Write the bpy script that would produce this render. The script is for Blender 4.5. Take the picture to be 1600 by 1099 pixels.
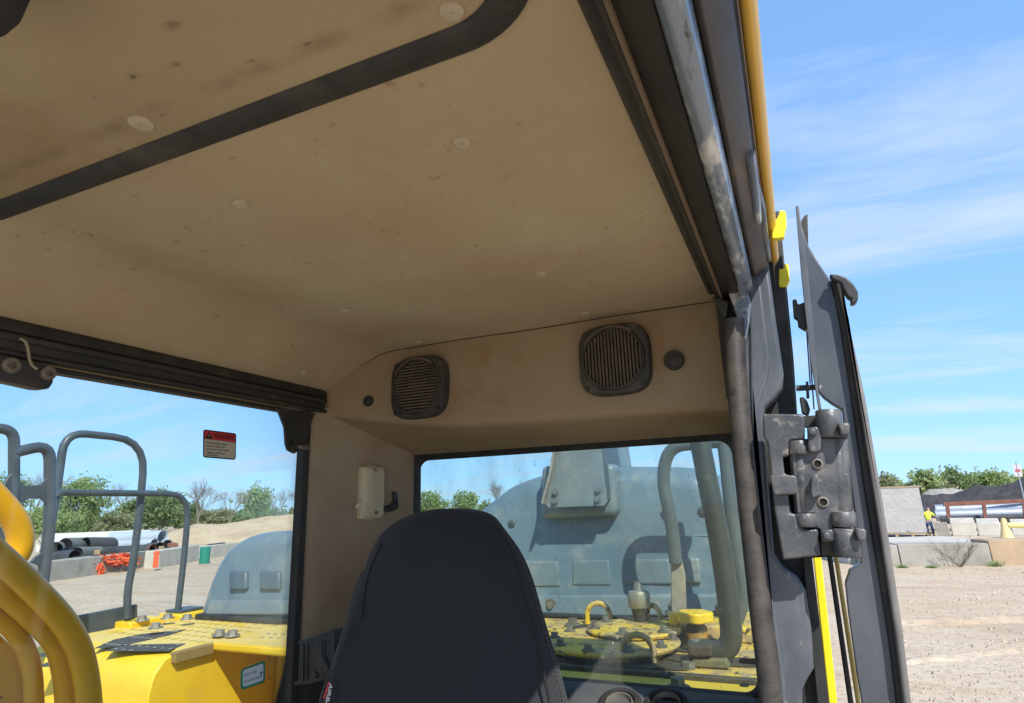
import bpy, bmesh, math, random
import numpy as np
from mathutils import Vector, Matrix, noise as mnoise
R = math.radians
random.seed(7); rng = np.random.default_rng(11)
for o in list(bpy.data.objects): bpy.data.objects.remove(o)
S = bpy.context.scene; COL = S.collection
H = 2.5                                            # eye height above the yard, metres

# ------------------------------------------------------------------ camera
F = 965.0                                          # focal length in pixels of the 1600 px wide photograph
AX = Vector((0.91057, 0.12730, 0.39327)); AY = Vector((0.41230, -0.21166, -0.88612)); AZ = Vector((-0.02956, 0.96902, -0.24522))
RM = Matrix((AX, AY, AZ))                          # camera -> world
cam = bpy.data.objects.new('camera', bpy.data.cameras.new('camera')); COL.objects.link(cam)
cam.matrix_world = Matrix.Translation((0, 0, H)) @ RM.to_4x4()
cam.data.sensor_width = 36; cam.data.lens = F / 1600 * 36
cam.data.clip_start = 0.02; cam.data.clip_end = 4000
S.camera = cam

# ------------------------------------------------------------------ light
SUN = Vector((0.30, -0.36, 0.47)).normalized()     # towards the sun
el = math.asin(SUN.z); az = math.atan2(SUN.x, SUN.y)
W = bpy.data.worlds.new('World'); S.world = W; W.use_nodes = True
nt = W.node_tree; N = nt.nodes; L = nt.links
bg = N['Background']; bg.inputs[1].default_value = 0.15
sky = N.new('ShaderNodeTexSky'); sky.sky_type = 'NISHITA'; sky.sun_disc = False
sky.sun_elevation = el; sky.sun_rotation = az; sky.altitude = 100; sky.air_density = 1.0; sky.dust_density = 0.15; sky.ozone_density = 2.6
tc = N.new('ShaderNodeTexCoord'); sep = N.new('ShaderNodeSeparateXYZ'); L.new(tc.outputs['Generated'], sep.inputs[0])
mz = N.new('ShaderNodeMath'); mz.operation = 'MAXIMUM'; mz.inputs[1].default_value = 0.0; L.new(sep.outputs[2], mz.inputs[0])
az_ = N.new('ShaderNodeMath'); az_.operation = 'ADD'; az_.inputs[1].default_value = 0.16; L.new(mz.outputs[0], az_.inputs[0])
dx = N.new('ShaderNodeMath'); dx.operation = 'DIVIDE'; L.new(sep.outputs[0], dx.inputs[0]); L.new(az_.outputs[0], dx.inputs[1])
dy = N.new('ShaderNodeMath'); dy.operation = 'DIVIDE'; L.new(sep.outputs[1], dy.inputs[0]); L.new(az_.outputs[0], dy.inputs[1])
cb = N.new('ShaderNodeCombineXYZ'); L.new(dx.outputs[0], cb.inputs[0]); L.new(dy.outputs[0], cb.inputs[1])
mp = N.new('ShaderNodeMapping'); mp.inputs['Rotation'].default_value = (0, 0, R(-24)); mp.inputs['Scale'].default_value = (0.55, 1.9, 1); L.new(cb.outputs[0], mp.inputs[0])
cn = N.new('ShaderNodeTexNoise'); cn.inputs['Scale'].default_value = 1.0; cn.inputs['Detail'].default_value = 9; cn.inputs['Roughness'].default_value = 0.6; cn.inputs['Distortion'].default_value = 0.5
L.new(mp.outputs[0], cn.inputs['Vector'])
cr = N.new('ShaderNodeMapRange'); cr.inputs[1].default_value = 0.47; cr.inputs[2].default_value = 0.72; cr.inputs[3].default_value = 0; cr.inputs[4].default_value = 0.82; L.new(cn.outputs[0], cr.inputs[0])
mx = N.new('ShaderNodeMix'); mx.data_type = 'RGBA'; gm_ = N.new('ShaderNodeGamma'); gm_.inputs[1].default_value = 0.38; L.new(sky.outputs[0], gm_.inputs[0])
tn_ = N.new('ShaderNodeMix'); tn_.data_type = 'RGBA'; tn_.blend_type = 'MULTIPLY'; tn_.clamp_factor = False; tn_.inputs[0].default_value = 1; L.new(gm_.outputs[0], tn_.inputs[6]); tn_.inputs[7].default_value = (1.34, 2.18, 3.35, 1)
L.new(cr.outputs[0], mx.inputs[0]); L.new(tn_.outputs[2], mx.inputs[6]); mx.inputs[7].default_value = (4.0, 4.5, 5.5, 1)
L.new(mx.outputs[2], bg.inputs[0])
sl = bpy.data.lights.new('sun', 'SUN'); sl.energy = 4.6; sl.angle = R(0.53); sl.color = (1.0, 0.95, 0.87)
so = bpy.data.objects.new('sun', sl); COL.objects.link(so); so.rotation_euler = SUN.to_track_quat('Z', 'Y').to_euler(); so.location = (5, -5, 12)
S.view_settings.view_transform = 'Standard'; S.view_settings.look = 'None'; S.view_settings.gamma = 1; S.view_settings.use_curve_mapping = False
S.view_settings.exposure = 0.42

# ------------------------------------------------------------------ placing helpers (coordinates relative to eye height; build() adds H)
def ray(px, py): return (RM @ Vector((px - 800, -(py - 549.5), -F)).normalized())
def onp(px, py, p0, n):
    d = ray(px, py); n = Vector(n); return d * (Vector(p0).dot(n) / d.dot(n))
def PX(px, py, v): return onp(px, py, (v, 0, 0), (1, 0, 0))
def PY(px, py, v): return onp(px, py, (0, v, 0), (0, 1, 0))
def PZ(px, py, v): return onp(px, py, (0, 0, v), (0, 0, 1))
def G(px, py): return PZ(px, py, -H)
def AT(px, py, dist):                               # the point at a horizontal distance
    d = ray(px, py); return d * (dist / math.hypot(d.x, d.y))

# ------------------------------------------------------------------ mesh helpers
class MB:
    def __init__(s): s.v = []; s.f = []
    def add(s, vs, fs):
        b = len(s.v); s.v += [tuple(p) for p in vs]; s.f += [tuple(i + b for i in f) for f in fs]; return s
    def prism(s, poly, off):
        off = Vector(off); n = len(poly); a = [Vector(p) for p in poly]
        vs = a + [p + off for p in a]
        return s.add(vs, [tuple(range(n)), tuple(range(2*n-1, n-1, -1))] + [(i, i+n, (i+1) % n + n, (i+1) % n) for i in range(n)])
    def box(s, x0, x1, y0, y1, z0, z1):
        return s.prism([(x0, y0, z0), (x1, y0, z0), (x1, y1, z0), (x0, y1, z0)], (0, 0, z1-z0))
    def obox(s, c, u, v, w, a, b, d):              # oriented box: half sizes a, b, d on axes u, v, w
        c, u, v, w = map(Vector, (c, u, v, w))
        return s.prism([c-u*a-v*b-w*d, c+u*a-v*b-w*d, c+u*a+v*b-w*d, c-u*a+v*b-w*d], w*2*d)
    def cyl(s, p0, p1, r0, r1=None, n=12, caps=True):
        r1 = r0 if r1 is None else r1
        p0, p1 = Vector(p0), Vector(p1); d = (p1-p0).normalized()
        u = d.orthogonal().normalized(); w = d.cross(u)
        vs = []
        for p, r in ((p0, r0), (p1, r1)):
            for i in range(n):
                a = 2*math.pi*i/n; vs.append(p + (u*math.cos(a) + w*math.sin(a))*r)
        fs = [(i, (i+1) % n, (i+1) % n + n, i+n) for i in range(n)]
        if caps: fs += [tuple(range(n-1, -1, -1)), tuple(range(n, 2*n))]
        return s.add(vs, fs)
    def lathe(s, p, d, prof, n=24):                # prof: (radius, along)
        p, d = Vector(p), Vector(d).normalized(); u = d.orthogonal().normalized(); w = d.cross(u); vs = []; fs = []
        for r, t in prof:
            for i in range(n):
                a = 2*math.pi*i/n; vs.append(p + d*t + (u*math.cos(a) + w*math.sin(a))*max(r, 1e-5))
        for j in range(len(prof)-1):
            for i in range(n): fs.append((j*n+i, j*n+(i+1) % n, (j+1)*n+(i+1) % n, (j+1)*n+i))
        return s.add(vs, fs)
    def tube(s, pts, r, n=12, caps=True, smooth=True):
        pts = [Vector(p) for p in pts]
        if smooth: pts = crom(pts)
        rr = r if hasattr(r, '__len__') else [r]*len(pts)
        if len(rr) != len(pts): rr = [rr[min(len(rr)-1, int(i*len(rr)/len(pts)))] for i in range(len(pts))]
        t0 = (pts[1]-pts[0]).normalized(); u = t0.orthogonal().normalized(); vs = []; fs = []
        for i, p in enumerate(pts):
            t = (pts[min(i+1, len(pts)-1)] - pts[max(i-1, 0)]).normalized()
            u = (u - t*u.dot(t)).normalized(); w = t.cross(u)
            for k in range(n):
                a = 2*math.pi*k/n; vs.append(p + (u*math.cos(a) + w*math.sin(a))*rr[i])
        m = len(pts)
        for i in range(m-1):
            for k in range(n): fs.append((i*n+k, i*n+(k+1) % n, (i+1)*n+(k+1) % n, (i+1)*n+k))
        if caps: fs += [tuple(range(n-1, -1, -1)), tuple(range((m-1)*n, m*n))]
        return s.add(vs, fs)
    def grid(s, rows):
        m = len(rows); n = len(rows[0]); vs = [p for r in rows for p in r]
        return s.add(vs, [(j*n+i, j*n+i+1, (j+1)*n+i+1, (j+1)*n+i) for j in range(m-1) for i in range(n-1)])
    def build(s, name, mat, parent=None, smooth=30, bevel=0, seg=2, fix=True, H_=True):
        me = bpy.data.meshes.new(name); off = Vector((0, 0, H)) if H_ else Vector()
        if parent: off = off - Vector(parent['org'])
        me.from_pydata([tuple(Vector(p)+off) for p in s.v], [], s.f)
        if fix:
            bm = bmesh.new(); bm.from_mesh(me); bmesh.ops.recalc_face_normals(bm, faces=bm.faces); bm.to_mesh(me); bm.free()
        me.materials.append(mat)
        if smooth:
            me.shade_smooth()
            me.set_sharp_from_angle(angle=R(smooth))
        o = bpy.data.objects.new(name, me); COL.objects.link(o)
        if parent: o.parent = parent['obj'] if isinstance(parent, dict) else parent
        if bevel:
            b = o.modifiers.new('bevel', 'BEVEL'); b.width = bevel; b.segments = seg; b.limit_method = 'ANGLE'; b.angle_limit = R(35)
            b.harden_normals = False
        return o
def crom(p, k=5):
    out = []
    for i in range(len(p)-1):
        a, b, c, d = p[max(i-1, 0)], p[i], p[i+1], p[min(i+2, len(p)-1)]
        for j in range(k):
            t = j/k; out.append(0.5*((2*b) + (c-a)*t + (2*a-5*b+4*c-d)*t*t + (3*b-a-3*c+d)*t*t*t))
    out.append(p[-1]); return out
def fillet(pts, r, k=5):                            # polyline with rounded corners
    pts = [Vector(p) for p in pts]; out = [pts[0]]
    for i in range(1, len(pts)-1):
        a, b, c = pts[i-1], pts[i], pts[i+1]; ra = min(r, (a-b).length*0.49, (c-b).length*0.49)
        p, q = b + (a-b).normalized()*ra, b + (c-b).normalized()*ra
        for j in range(k+1):
            t = j/k; out.append(p*(1-t)**2 + b*2*t*(1-t) + q*t*t)
    out.append(pts[-1]); return out
def tag(o, label, cat, group=None, kind=None):
    o['label'] = label; o['category'] = cat
    if group: o['group'] = group
    if kind: o['kind'] = kind
    return o
def thing(name, org, label, cat, group=None):       # Empty at the thing's base; org in eye-relative coordinates
    o = bpy.data.objects.new(name, None); COL.objects.link(o); o.empty_display_size = 0.1
    o.location = (org[0], org[1], org[2]+H); tag(o, label, cat, group)
    return {'obj': o, 'org': tuple(o.location)}
def sub(o, parent): return {'obj': o, 'org': parent['org']}   # a part as parent of sub-parts (shares the thing's origin)
def inst(o, d, parent=None, name=None):
    c = o.copy(); COL.objects.link(c); c.location = Vector(o.location) + Vector(d)
    return c
def struct(o): o['kind'] = 'structure'; return o

# ------------------------------------------------------------------ materials
MATS = {}
def mat(name, c, rough=0.6, metal=0.0, c2=None, sc=8, mixr=(0.35, 0.65), c3=None, sc3=3, thr=(0.6, 0.7), bump=0.0, bsc=60, spec=0.5, c4=None, sc4=120, thr4=(0.68, 0.72), stretch=None, coat=0, bdist=0.002, sheen=0):
    if name in MATS: return MATS[name]
    m = bpy.data.materials.new(name); m.use_nodes = True; t = m.node_tree; n = t.nodes; l = t.links
    b = n['Principled BSDF']; b.inputs['Roughness'].default_value = rough; b.inputs['Metallic'].default_value = metal
    b.inputs['Specular IOR Level'].default_value = spec; b.inputs['Coat Weight'].default_value = coat
    if sheen: b.inputs['Sheen Weight'].default_value = sheen
    co = n.new('ShaderNodeNewGeometry'); vec = co.outputs['Position']
    if stretch:
        mpn = n.new('ShaderNodeMapping'); mpn.inputs['Scale'].default_value = stretch; l.new(vec, mpn.inputs[0]); vec = mpn.outputs[0]
    out = None
    def nz(scale, lo, hi, det=6):
        x = n.new('ShaderNodeTexNoise'); x.inputs['Scale'].default_value = scale; x.inputs['Detail'].default_value = det; x.inputs['Roughness'].default_value = 0.62
        l.new(vec, x.inputs['Vector']); r = n.new('ShaderNodeMapRange'); r.inputs[1].default_value = lo; r.inputs[2].default_value = hi; l.new(x.outputs[0], r.inputs[0]); return r.outputs[0]
    def mixc(f, a, bcol):
        x = n.new('ShaderNodeMix'); x.data_type = 'RGBA'; l.new(f, x.inputs[0])
        if isinstance(a, tuple): x.inputs[6].default_value = (*a, 1)
        else: l.new(a, x.inputs[6])
        x.inputs[7].default_value = (*bcol, 1); return x.outputs[2]
    cur = c
    if c2: cur = mixc(nz(sc, *mixr), cur, c2)
    if c3: cur = mixc(nz(sc3, *thr), cur, c3)
    if c4: cur = mixc(nz(sc4, *thr4, det=3), cur, c4)
    if isinstance(cur, tuple): b.inputs['Base Color'].default_value = (*cur, 1)
    else: l.new(cur, b.inputs['Base Color'])
    if c3 or c2:
        r = n.new('ShaderNodeMapRange'); r.inputs[3].default_value = max(0.05, rough-0.1); r.inputs[4].default_value = min(1, rough+0.15)
        x = n.new('ShaderNodeTexNoise'); x.inputs['Scale'].default_value = sc*1.7; x.inputs['Detail'].default_value = 5; l.new(vec, x.inputs['Vector']); l.new(x.outputs[0], r.inputs[0]); l.new(r.outputs[0], b.inputs['Roughness'])
    if bump:
        x = n.new('ShaderNodeTexNoise'); x.inputs['Scale'].default_value = bsc; x.inputs['Detail'].default_value = 5; l.new(vec, x.inputs['Vector'])
        bp = n.new('ShaderNodeBump'); bp.inputs['Strength'].default_value = bump; bp.inputs['Distance'].default_value = bdist; l.new(x.outputs[0], bp.inputs['Height']); l.new(bp.outputs[0], b.inputs['Normal'])
    MATS[name] = m; return m
HEAD = mat('headliner_felt', (0.455, 0.36, 0.232), 0.95, c2=(0.47, 0.405, 0.262), sc=2.6, mixr=(.4, .6), c3=(0.415, 0.30, 0.185), sc3=3.4, thr=(0.36, 0.80), bump=0.35, bsc=420, bdist=0.0012, c4=(0.30, 0.20, 0.115), sc4=55, thr4=(0.64, 0.76), spec=0.15)
HATCH = mat('hatch_liner_felt', (0.36, 0.275, 0.168), 0.95, c2=(0.41, 0.325, 0.20), sc=3.2, c3=(0.32, 0.21, 0.115), sc3=4, thr=(0.56, 0.75), bump=0.35, bsc=420, bdist=0.0012, c4=(0.17, 0.115, 0.07), sc4=30, thr4=(0.70, 0.80), spec=0.15)
FASC = mat('rear_panel_vinyl', (0.315, 0.225, 0.132), 0.75, c2=(0.35, 0.27, 0.165), sc=3, c3=(0.29, 0.165, 0.082), sc3=5, thr=(0.48, 0.75), bump=0.25, bsc=500, bdist=0.0008, c4=(0.42, 0.17, 0.06), sc4=26, thr4=(0.74, 0.82), spec=0.25)
PILL = mat('pillar_trim_vinyl', (0.34, 0.255, 0.165), 0.75, c2=(0.375, 0.305, 0.21), sc=4, c3=(0.28, 0.185, 0.11), sc3=6, thr=(0.50, 0.78), bump=0.3, bsc=600, bdist=0.0008, c4=(0.25, 0.19, 0.13), sc4=90, thr4=(0.70, 0.78), spec=0.25)
RUB = mat('black_rubber', (0.018, 0.019, 0.018), 0.62, c2=(0.035, 0.034, 0.03), sc=20, c3=(0.09, 0.075, 0.055), sc3=9, thr=(0.58, 0.8), bump=0.2, bsc=120)
RAIL = mat('dusty_black_rail', (0.02, 0.02, 0.02), 0.5, c2=(0.045, 0.042, 0.036), sc=14, c3=(0.14, 0.11, 0.08), sc3=22, thr=(0.62, 0.82), bump=0.3, bsc=90, stretch=(1, 0.35, 1))
PLAS = mat('black_plastic', (0.022, 0.023, 0.023), 0.45, c2=(0.04, 0.038, 0.033), sc=30, c3=(0.10, 0.08, 0.055), sc3=16, thr=(0.6, 0.85), bump=0.1, bsc=200)
SPK = mat('speaker_plastic', (0.028, 0.028, 0.025), 0.55, c2=(0.05, 0.045, 0.036), sc=25, c3=(0.13, 0.095, 0.06), sc3=14, thr=(0.55, 0.8))
SLAT = mat('dusty_grille', (0.075, 0.06, 0.042), 0.8, c2=(0.12, 0.09, 0.062), sc=40)
GREY = mat('grey_frame_paint', (0.075, 0.085, 0.102), 0.30, c2=(0.13, 0.14, 0.152), sc=9, mixr=(.42, .6), c3=(0.24, 0.205, 0.165), sc3=9, thr=(0.56, 0.8), bump=0.2, bsc=30, c4=(0.36, 0.32, 0.27), sc4=60, thr4=(0.68, 0.78), stretch=(1, 1, 0.45))
DOORG = mat('door_grey_paint', (0.058, 0.066, 0.08), 0.30, c2=(0.105, 0.113, 0.125), sc=8, c3=(0.24, 0.20, 0.165), sc3=11, thr=(0.60, 0.82), bump=0.2, bsc=30, c4=(0.35, 0.33, 0.3), sc4=90, thr4=(0.71, 0.78), stretch=(1, 1, 0.5))
HINGE = mat('hinge_cast_paint', (0.062, 0.068, 0.074), 0.34, c2=(0.125, 0.125, 0.122), sc=18, mixr=(.42, .6), c3=(0.30, 0.27, 0.225), sc3=45, thr=(0.58, 0.74), bump=0.5, bsc=150, c4=(0.23, 0.105, 0.05), sc4=22, thr4=(0.70, 0.82))
SKYWORN = mat('sky_tinted_worn_flange', (0.20, 0.24, 0.29), 0.24, 0.5, c2=(0.62, 0.62, 0.60), sc=34, mixr=(.50, .62), c3=(0.07, 0.06, 0.05), sc3=70, thr=(0.60, 0.70), bump=0.3, bsc=80, stretch=(1, 0.3, 1))  # bluish sky reflection put into the base colour, with pale scuffs over it
BRWN = mat('rusty_header', (0.04, 0.032, 0.026), 0.45, c2=(0.085, 0.066, 0.05), sc=9, c3=(0.17, 0.09, 0.05), sc3=14, thr=(0.6, 0.75), bump=0.5, bsc=70, stretch=(1, 0.35, 1))
YEL = mat('yellow_paint', (0.76, 0.475, 0.018), 0.38, c2=(0.83, 0.55, 0.03), sc=4, c3=(0.60, 0.40, 0.09), sc3=5, thr=(0.58, 0.8), c4=(0.22, 0.14, 0.05), sc4=36, thr4=(0.69, 0.73), bump=0.08, bsc=60)
YDIR = mat('dusty_yellow_deck', (0.72, 0.46, 0.03), 0.55, c2=(0.55, 0.375, 0.13), sc=6, mixr=(.42, .58), c3=(0.40, 0.28, 0.14), sc3=11, thr=(0.50, 0.58), c4=(0.07, 0.05, 0.025), sc4=36, thr4=(0.575, 0.62), bump=0.3, bsc=120)
YTUBE = mat('yellow_tube_paint', (0.76, 0.37, 0.002), 0.30, spec=0.3, c2=(0.66, 0.35, 0.008), sc=6, c3=(0.42, 0.25, 0.03), sc3=7, thr=(0.55, 0.85), c4=(0.16, 0.07, 0.02), sc4=20, thr4=(0.695, 0.715), bump=0.1, bsc=40)
BLUEG = mat('handrail_paint', (0.050, 0.064, 0.074), 0.40, c2=(0.068, 0.082, 0.092), sc=14, c3=(0.12, 0.135, 0.14), sc3=40, thr=(0.62, 0.8), bump=0.15, bsc=50, c4=(0.30, 0.32, 0.32), sc4=120, thr4=(0.73, 0.78))
HOOD = mat('hood_plastic', (0.112, 0.168, 0.205), 0.30, c2=(0.15, 0.205, 0.235), sc=3, c3=(0.26, 0.285, 0.27), sc3=8, thr=(0.52, 0.8), bump=0.15, bsc=14, c4=(0.45, 0.47, 0.46), sc4=80, thr4=(0.71, 0.77))  # blue-grey plastic, made bluer to carry sky reflection and haze in the colour
CLOTH = None
CREAM = mat('cream_plastic', (0.62, 0.55, 0.36), 0.5, c2=(0.56, 0.48, 0.30), sc=20, bump=0.05, bsc=200)
RIVET = mat('rivet_plastic', (0.50, 0.43, 0.305), 0.6, c2=(0.42, 0.35, 0.24), sc=60)
STEEL = mat('zinc_steel', (0.45, 0.43, 0.38), 0.45, 0.7, c2=(0.32, 0.29, 0.23), sc=50, bump=0.3, bsc=200)
BOLT = mat('bolt_dirty', (0.26, 0.24, 0.20), 0.6, 0.4, c2=(0.14, 0.11, 0.08), sc=60)
DARK = mat('dark_void', (0.008, 0.008, 0.008), 0.9)
GRIME = mat('oily_grime', (0.035, 0.03, 0.022), 0.7, c2=(0.085, 0.065, 0.035), sc=30, bump=0.8, bsc=80)
CONC = mat('concrete', (0.35, 0.325, 0.275), 0.9, c2=(0.28, 0.258, 0.215), sc=1.2, c3=(0.20, 0.18, 0.145), sc3=0.8, thr=(0.52, 0.7), bump=0.5, bsc=12, bdist=0.02)
CONCW = mat('pale_concrete', (0.52, 0.48, 0.40), 0.9, c2=(0.41, 0.375, 0.31), sc=1.5, bump=0.4, bsc=12, bdist=0.02)
WHITE = mat('white_pipe', (0.70, 0.68, 0.62), 0.5, c2=(0.60, 0.57, 0.50), sc=1)
PGREY = mat('pale_grey_pipe', (0.36, 0.41, 0.46), 0.45, c2=(0.45, 0.49, 0.52), sc=1)
PBLK = mat('black_pipe', (0.03, 0.031, 0.033), 0.5, c2=(0.06, 0.06, 0.06), sc=1)
PDK = mat('dark_grey_corrugated_pipe', (0.10, 0.105, 0.10), 0.5, c2=(0.15, 0.15, 0.14), sc=1)
ORNG = mat('orange_netting', (0.80, 0.12, 0.03), 0.7, c2=(0.62, 0.09, 0.03), sc=3)
WOOD = mat('pale_timber', (0.42, 0.30, 0.16), 0.8, c2=(0.30, 0.2, 0.11), sc=3)
SAND = mat('sand', (0.46, 0.34, 0.21), 0.95, c2=(0.54, 0.41, 0.26), sc=0.25, bump=0.6, bsc=2.5, bdist=0.15, c3=(0.37, 0.26, 0.16), sc3=0.4, thr=(0.5, 0.7))
BLKP = mat('dark_millings', (0.028, 0.026, 0.026), 0.9, c2=(0.06, 0.052, 0.05), sc=1.2, bump=1, bsc=3, bdist=0.2)
RUST = mat('rusty_steel', (0.17, 0.065, 0.045), 0.8, c2=(0.24, 0.10, 0.065), sc=3)
GALV = mat('galvanised_steel', (0.50, 0.53, 0.56), 0.38, 0.6, c2=(0.42, 0.45, 0.48), sc=2)
TARP = mat('grey_plastic_wrap', (0.40, 0.385, 0.36), 0.55, c2=(0.46, 0.44, 0.41), sc=1.5, c3=(0.25, 0.235, 0.21), sc3=1.3, thr=(0.62, 0.72), bump=0.8, bsc=6, bdist=0.04)
BARK = mat('bark', (0.13, 0.10, 0.075), 0.9, c2=(0.19, 0.155, 0.12), sc=4)
BARKP = mat('pale_bark', (0.26, 0.225, 0.19), 0.9, c2=(0.19, 0.155, 0.12), sc=4)
def leafmat(name, a, b):
    m = mat(name, a, 0.6, c2=b, sc=0.5); t = m.node_tree; p = t.nodes['Principled BSDF']; o = t.nodes['Material Output']
    tr = t.nodes.new('ShaderNodeBsdfTranslucent'); tr.inputs[0].default_value = (b[0]*1.3, b[1]*1.4, b[2], 1)
    ms = t.nodes.new('ShaderNodeMixShader'); ms.inputs[0].default_value = 0.35
    t.links.new(p.outputs[0], ms.inputs[1]); t.links.new(tr.outputs[0], ms.inputs[2]); t.links.new(ms.outputs[0], o.inputs[0]); return m
LF = [leafmat('spring_leaf', (0.22, 0.29, 0.11), (0.31, 0.37, 0.17)), leafmat('mid_leaf', (0.16, 0.22, 0.09), (0.23, 0.29, 0.13)),  # spring green greyed: distance haze put into the leaf colour
      leafmat('dark_cedar_leaf', (0.03, 0.06, 0.025), (0.05, 0.085, 0.035)), leafmat('dull_leaf', (0.22, 0.25, 0.12), (0.28, 0.28, 0.17))]

def stain(m, axis, c, w, col, sc=20, lo=.45, hi=.62, amt=.8, ax2=None, c2_=0, w2=1):
    t = m.node_tree; n = t.nodes; l = t.links; b = n['Principled BSDF']; src = b.inputs['Base Color'].links[0].from_socket
    g = n.new('ShaderNodeNewGeometry'); sp = n.new('ShaderNodeSeparateXYZ'); l.new(g.outputs['Position'], sp.inputs[0])
    def band(ax, c0, w0):
        a = n.new('ShaderNodeMath'); a.operation = 'SUBTRACT'; l.new(sp.outputs[ax], a.inputs[0]); a.inputs[1].default_value = c0
        q = n.new('ShaderNodeMath'); q.operation = 'ABSOLUTE'; l.new(a.outputs[0], q.inputs[0])
        r = n.new('ShaderNodeMapRange'); r.interpolation_type = 'SMOOTHSTEP'; r.inputs[1].default_value = w0; r.inputs[2].default_value = 0.0; l.new(q.outputs[0], r.inputs[0]); return r.outputs[0]
    f = band(axis, c, w)
    if ax2 is not None:
        k = n.new('ShaderNodeMath'); k.operation = 'MULTIPLY'; l.new(f, k.inputs[0]); l.new(band(ax2, c2_, w2), k.inputs[1]); f = k.outputs[0]
    x = n.new('ShaderNodeTexNoise'); x.inputs['Scale'].default_value = sc; x.inputs['Detail'].default_value = 6; l.new(g.outputs['Position'], x.inputs['Vector'])
    r = n.new('ShaderNodeMapRange'); r.inputs[1].default_value = lo; r.inputs[2].default_value = hi; r.inputs[4].default_value = amt; l.new(x.outputs[0], r.inputs[0])
    k = n.new('ShaderNodeMath'); k.operation = 'MULTIPLY'; l.new(f, k.inputs[0]); l.new(r.outputs[0], k.inputs[1])
    mm = n.new('ShaderNodeMix'); mm.data_type = 'RGBA'; l.new(k.outputs[0], mm.inputs[0]); l.new(src, mm.inputs[6]); mm.inputs[7].default_value = (*col, 1); l.new(mm.outputs[2], b.inputs['Base Color'])
xr_ = PY(1026, 540, 1.27).x
stain(FASC, 0, xr_, .022, (.30, .13, .03), 14, .30, .6, .75, 2, H+.31, .13)
stain(FASC, 0, PY(1120, 500, 1.27).x, .05, (.26, .115, .04), 22, .40, .6, .6, 2, H+.38, .06)
stain(HATCH, 1, .352, .016, (.145, .085, .042), 26, .36, .66, .42)
for (x_, y_, r__) in ((270, 37, .012), (272, 98, .009), (208, 117, .009), (253, 178, .005), (393, 93, .006), (187, 232, .005), (480, 66, .006)):
    q_ = PZ(x_, y_, .40); stain(HATCH, 0, q_.x, r__*1.3, (.10, .065, .04), 130, .3, .6, .8, 1, q_.y, r__*.6)
def groundmat():
    m = bpy.data.materials.new('yard_dirt'); m.use_nodes = True; t = m.node_tree; n = t.nodes; l = t.links; b = n['Principled BSDF']; b.inputs['Roughness'].default_value = 0.95; b.inputs['Specular IOR Level'].default_value = 0.1
    g = n.new('ShaderNodeNewGeometry')
    def nz(s, lo, hi, st=(1, 1, 1), rot=0, det=7):
        mpn = n.new('ShaderNodeMapping'); mpn.inputs['Scale'].default_value = st; mpn.inputs['Rotation'].default_value = (0, 0, rot); l.new(g.outputs['Position'], mpn.inputs[0])
        x = n.new('ShaderNodeTexNoise'); x.inputs['Scale'].default_value = s; x.inputs['Detail'].default_value = det; x.inputs['Roughness'].default_value = 0.65; l.new(mpn.outputs[0], x.inputs['Vector'])
        r = n.new('ShaderNodeMapRange'); r.inputs[1].default_value = lo; r.inputs[2].default_value = hi; l.new(x.outputs[0], r.inputs[0]); return r.outputs[0]
    def mx_(f, a, c):
        x = n.new('ShaderNodeMix'); x.data_type = 'RGBA'; l.new(f, x.inputs[0])
        if isinstance(a, tuple): x.inputs[6].default_value = (*a, 1)
        else: l.new(a, x.inputs[6])
        x.inputs[7].default_value = (*c, 1); return x.outputs[2]
    c = mx_(nz(0.12, 0.35, 0.65), (0.475, 0.37, 0.26), (0.51, 0.425, 0.32))
    c = mx_(nz(0.9, 0.45, 0.7, (0.5, 1.2, 1), 0.25), c, (0.44, 0.315, 0.205))
    c = mx_(nz(0.6, 0.55, 0.68, (0.3, 1.6, 1), -0.12), c, (0.37, 0.285, 0.205))
    c = mx_(nz(7, 0.52, 0.66), c, (0.33, 0.26, 0.185))
    c = mx_(nz(17, 0.58, 0.68), c, (0.27, 0.215, 0.16))
    c = mx_(nz(24, 0.60, 0.72), c, (0.60, 0.55, 0.47))
    l.new(c, b.inputs['Base Color'])
    bp = n.new('ShaderNodeBump'); bp.inputs['Strength'].default_value = 0.7; bp.inputs['Distance'].default_value = 0.05; l.new(nz(3.5, 0, 1, (0.5, 1.5, 1), 0.1), bp.inputs['Height']); l.new(bp.outputs[0], b.inputs['Normal'])
    return m
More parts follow.
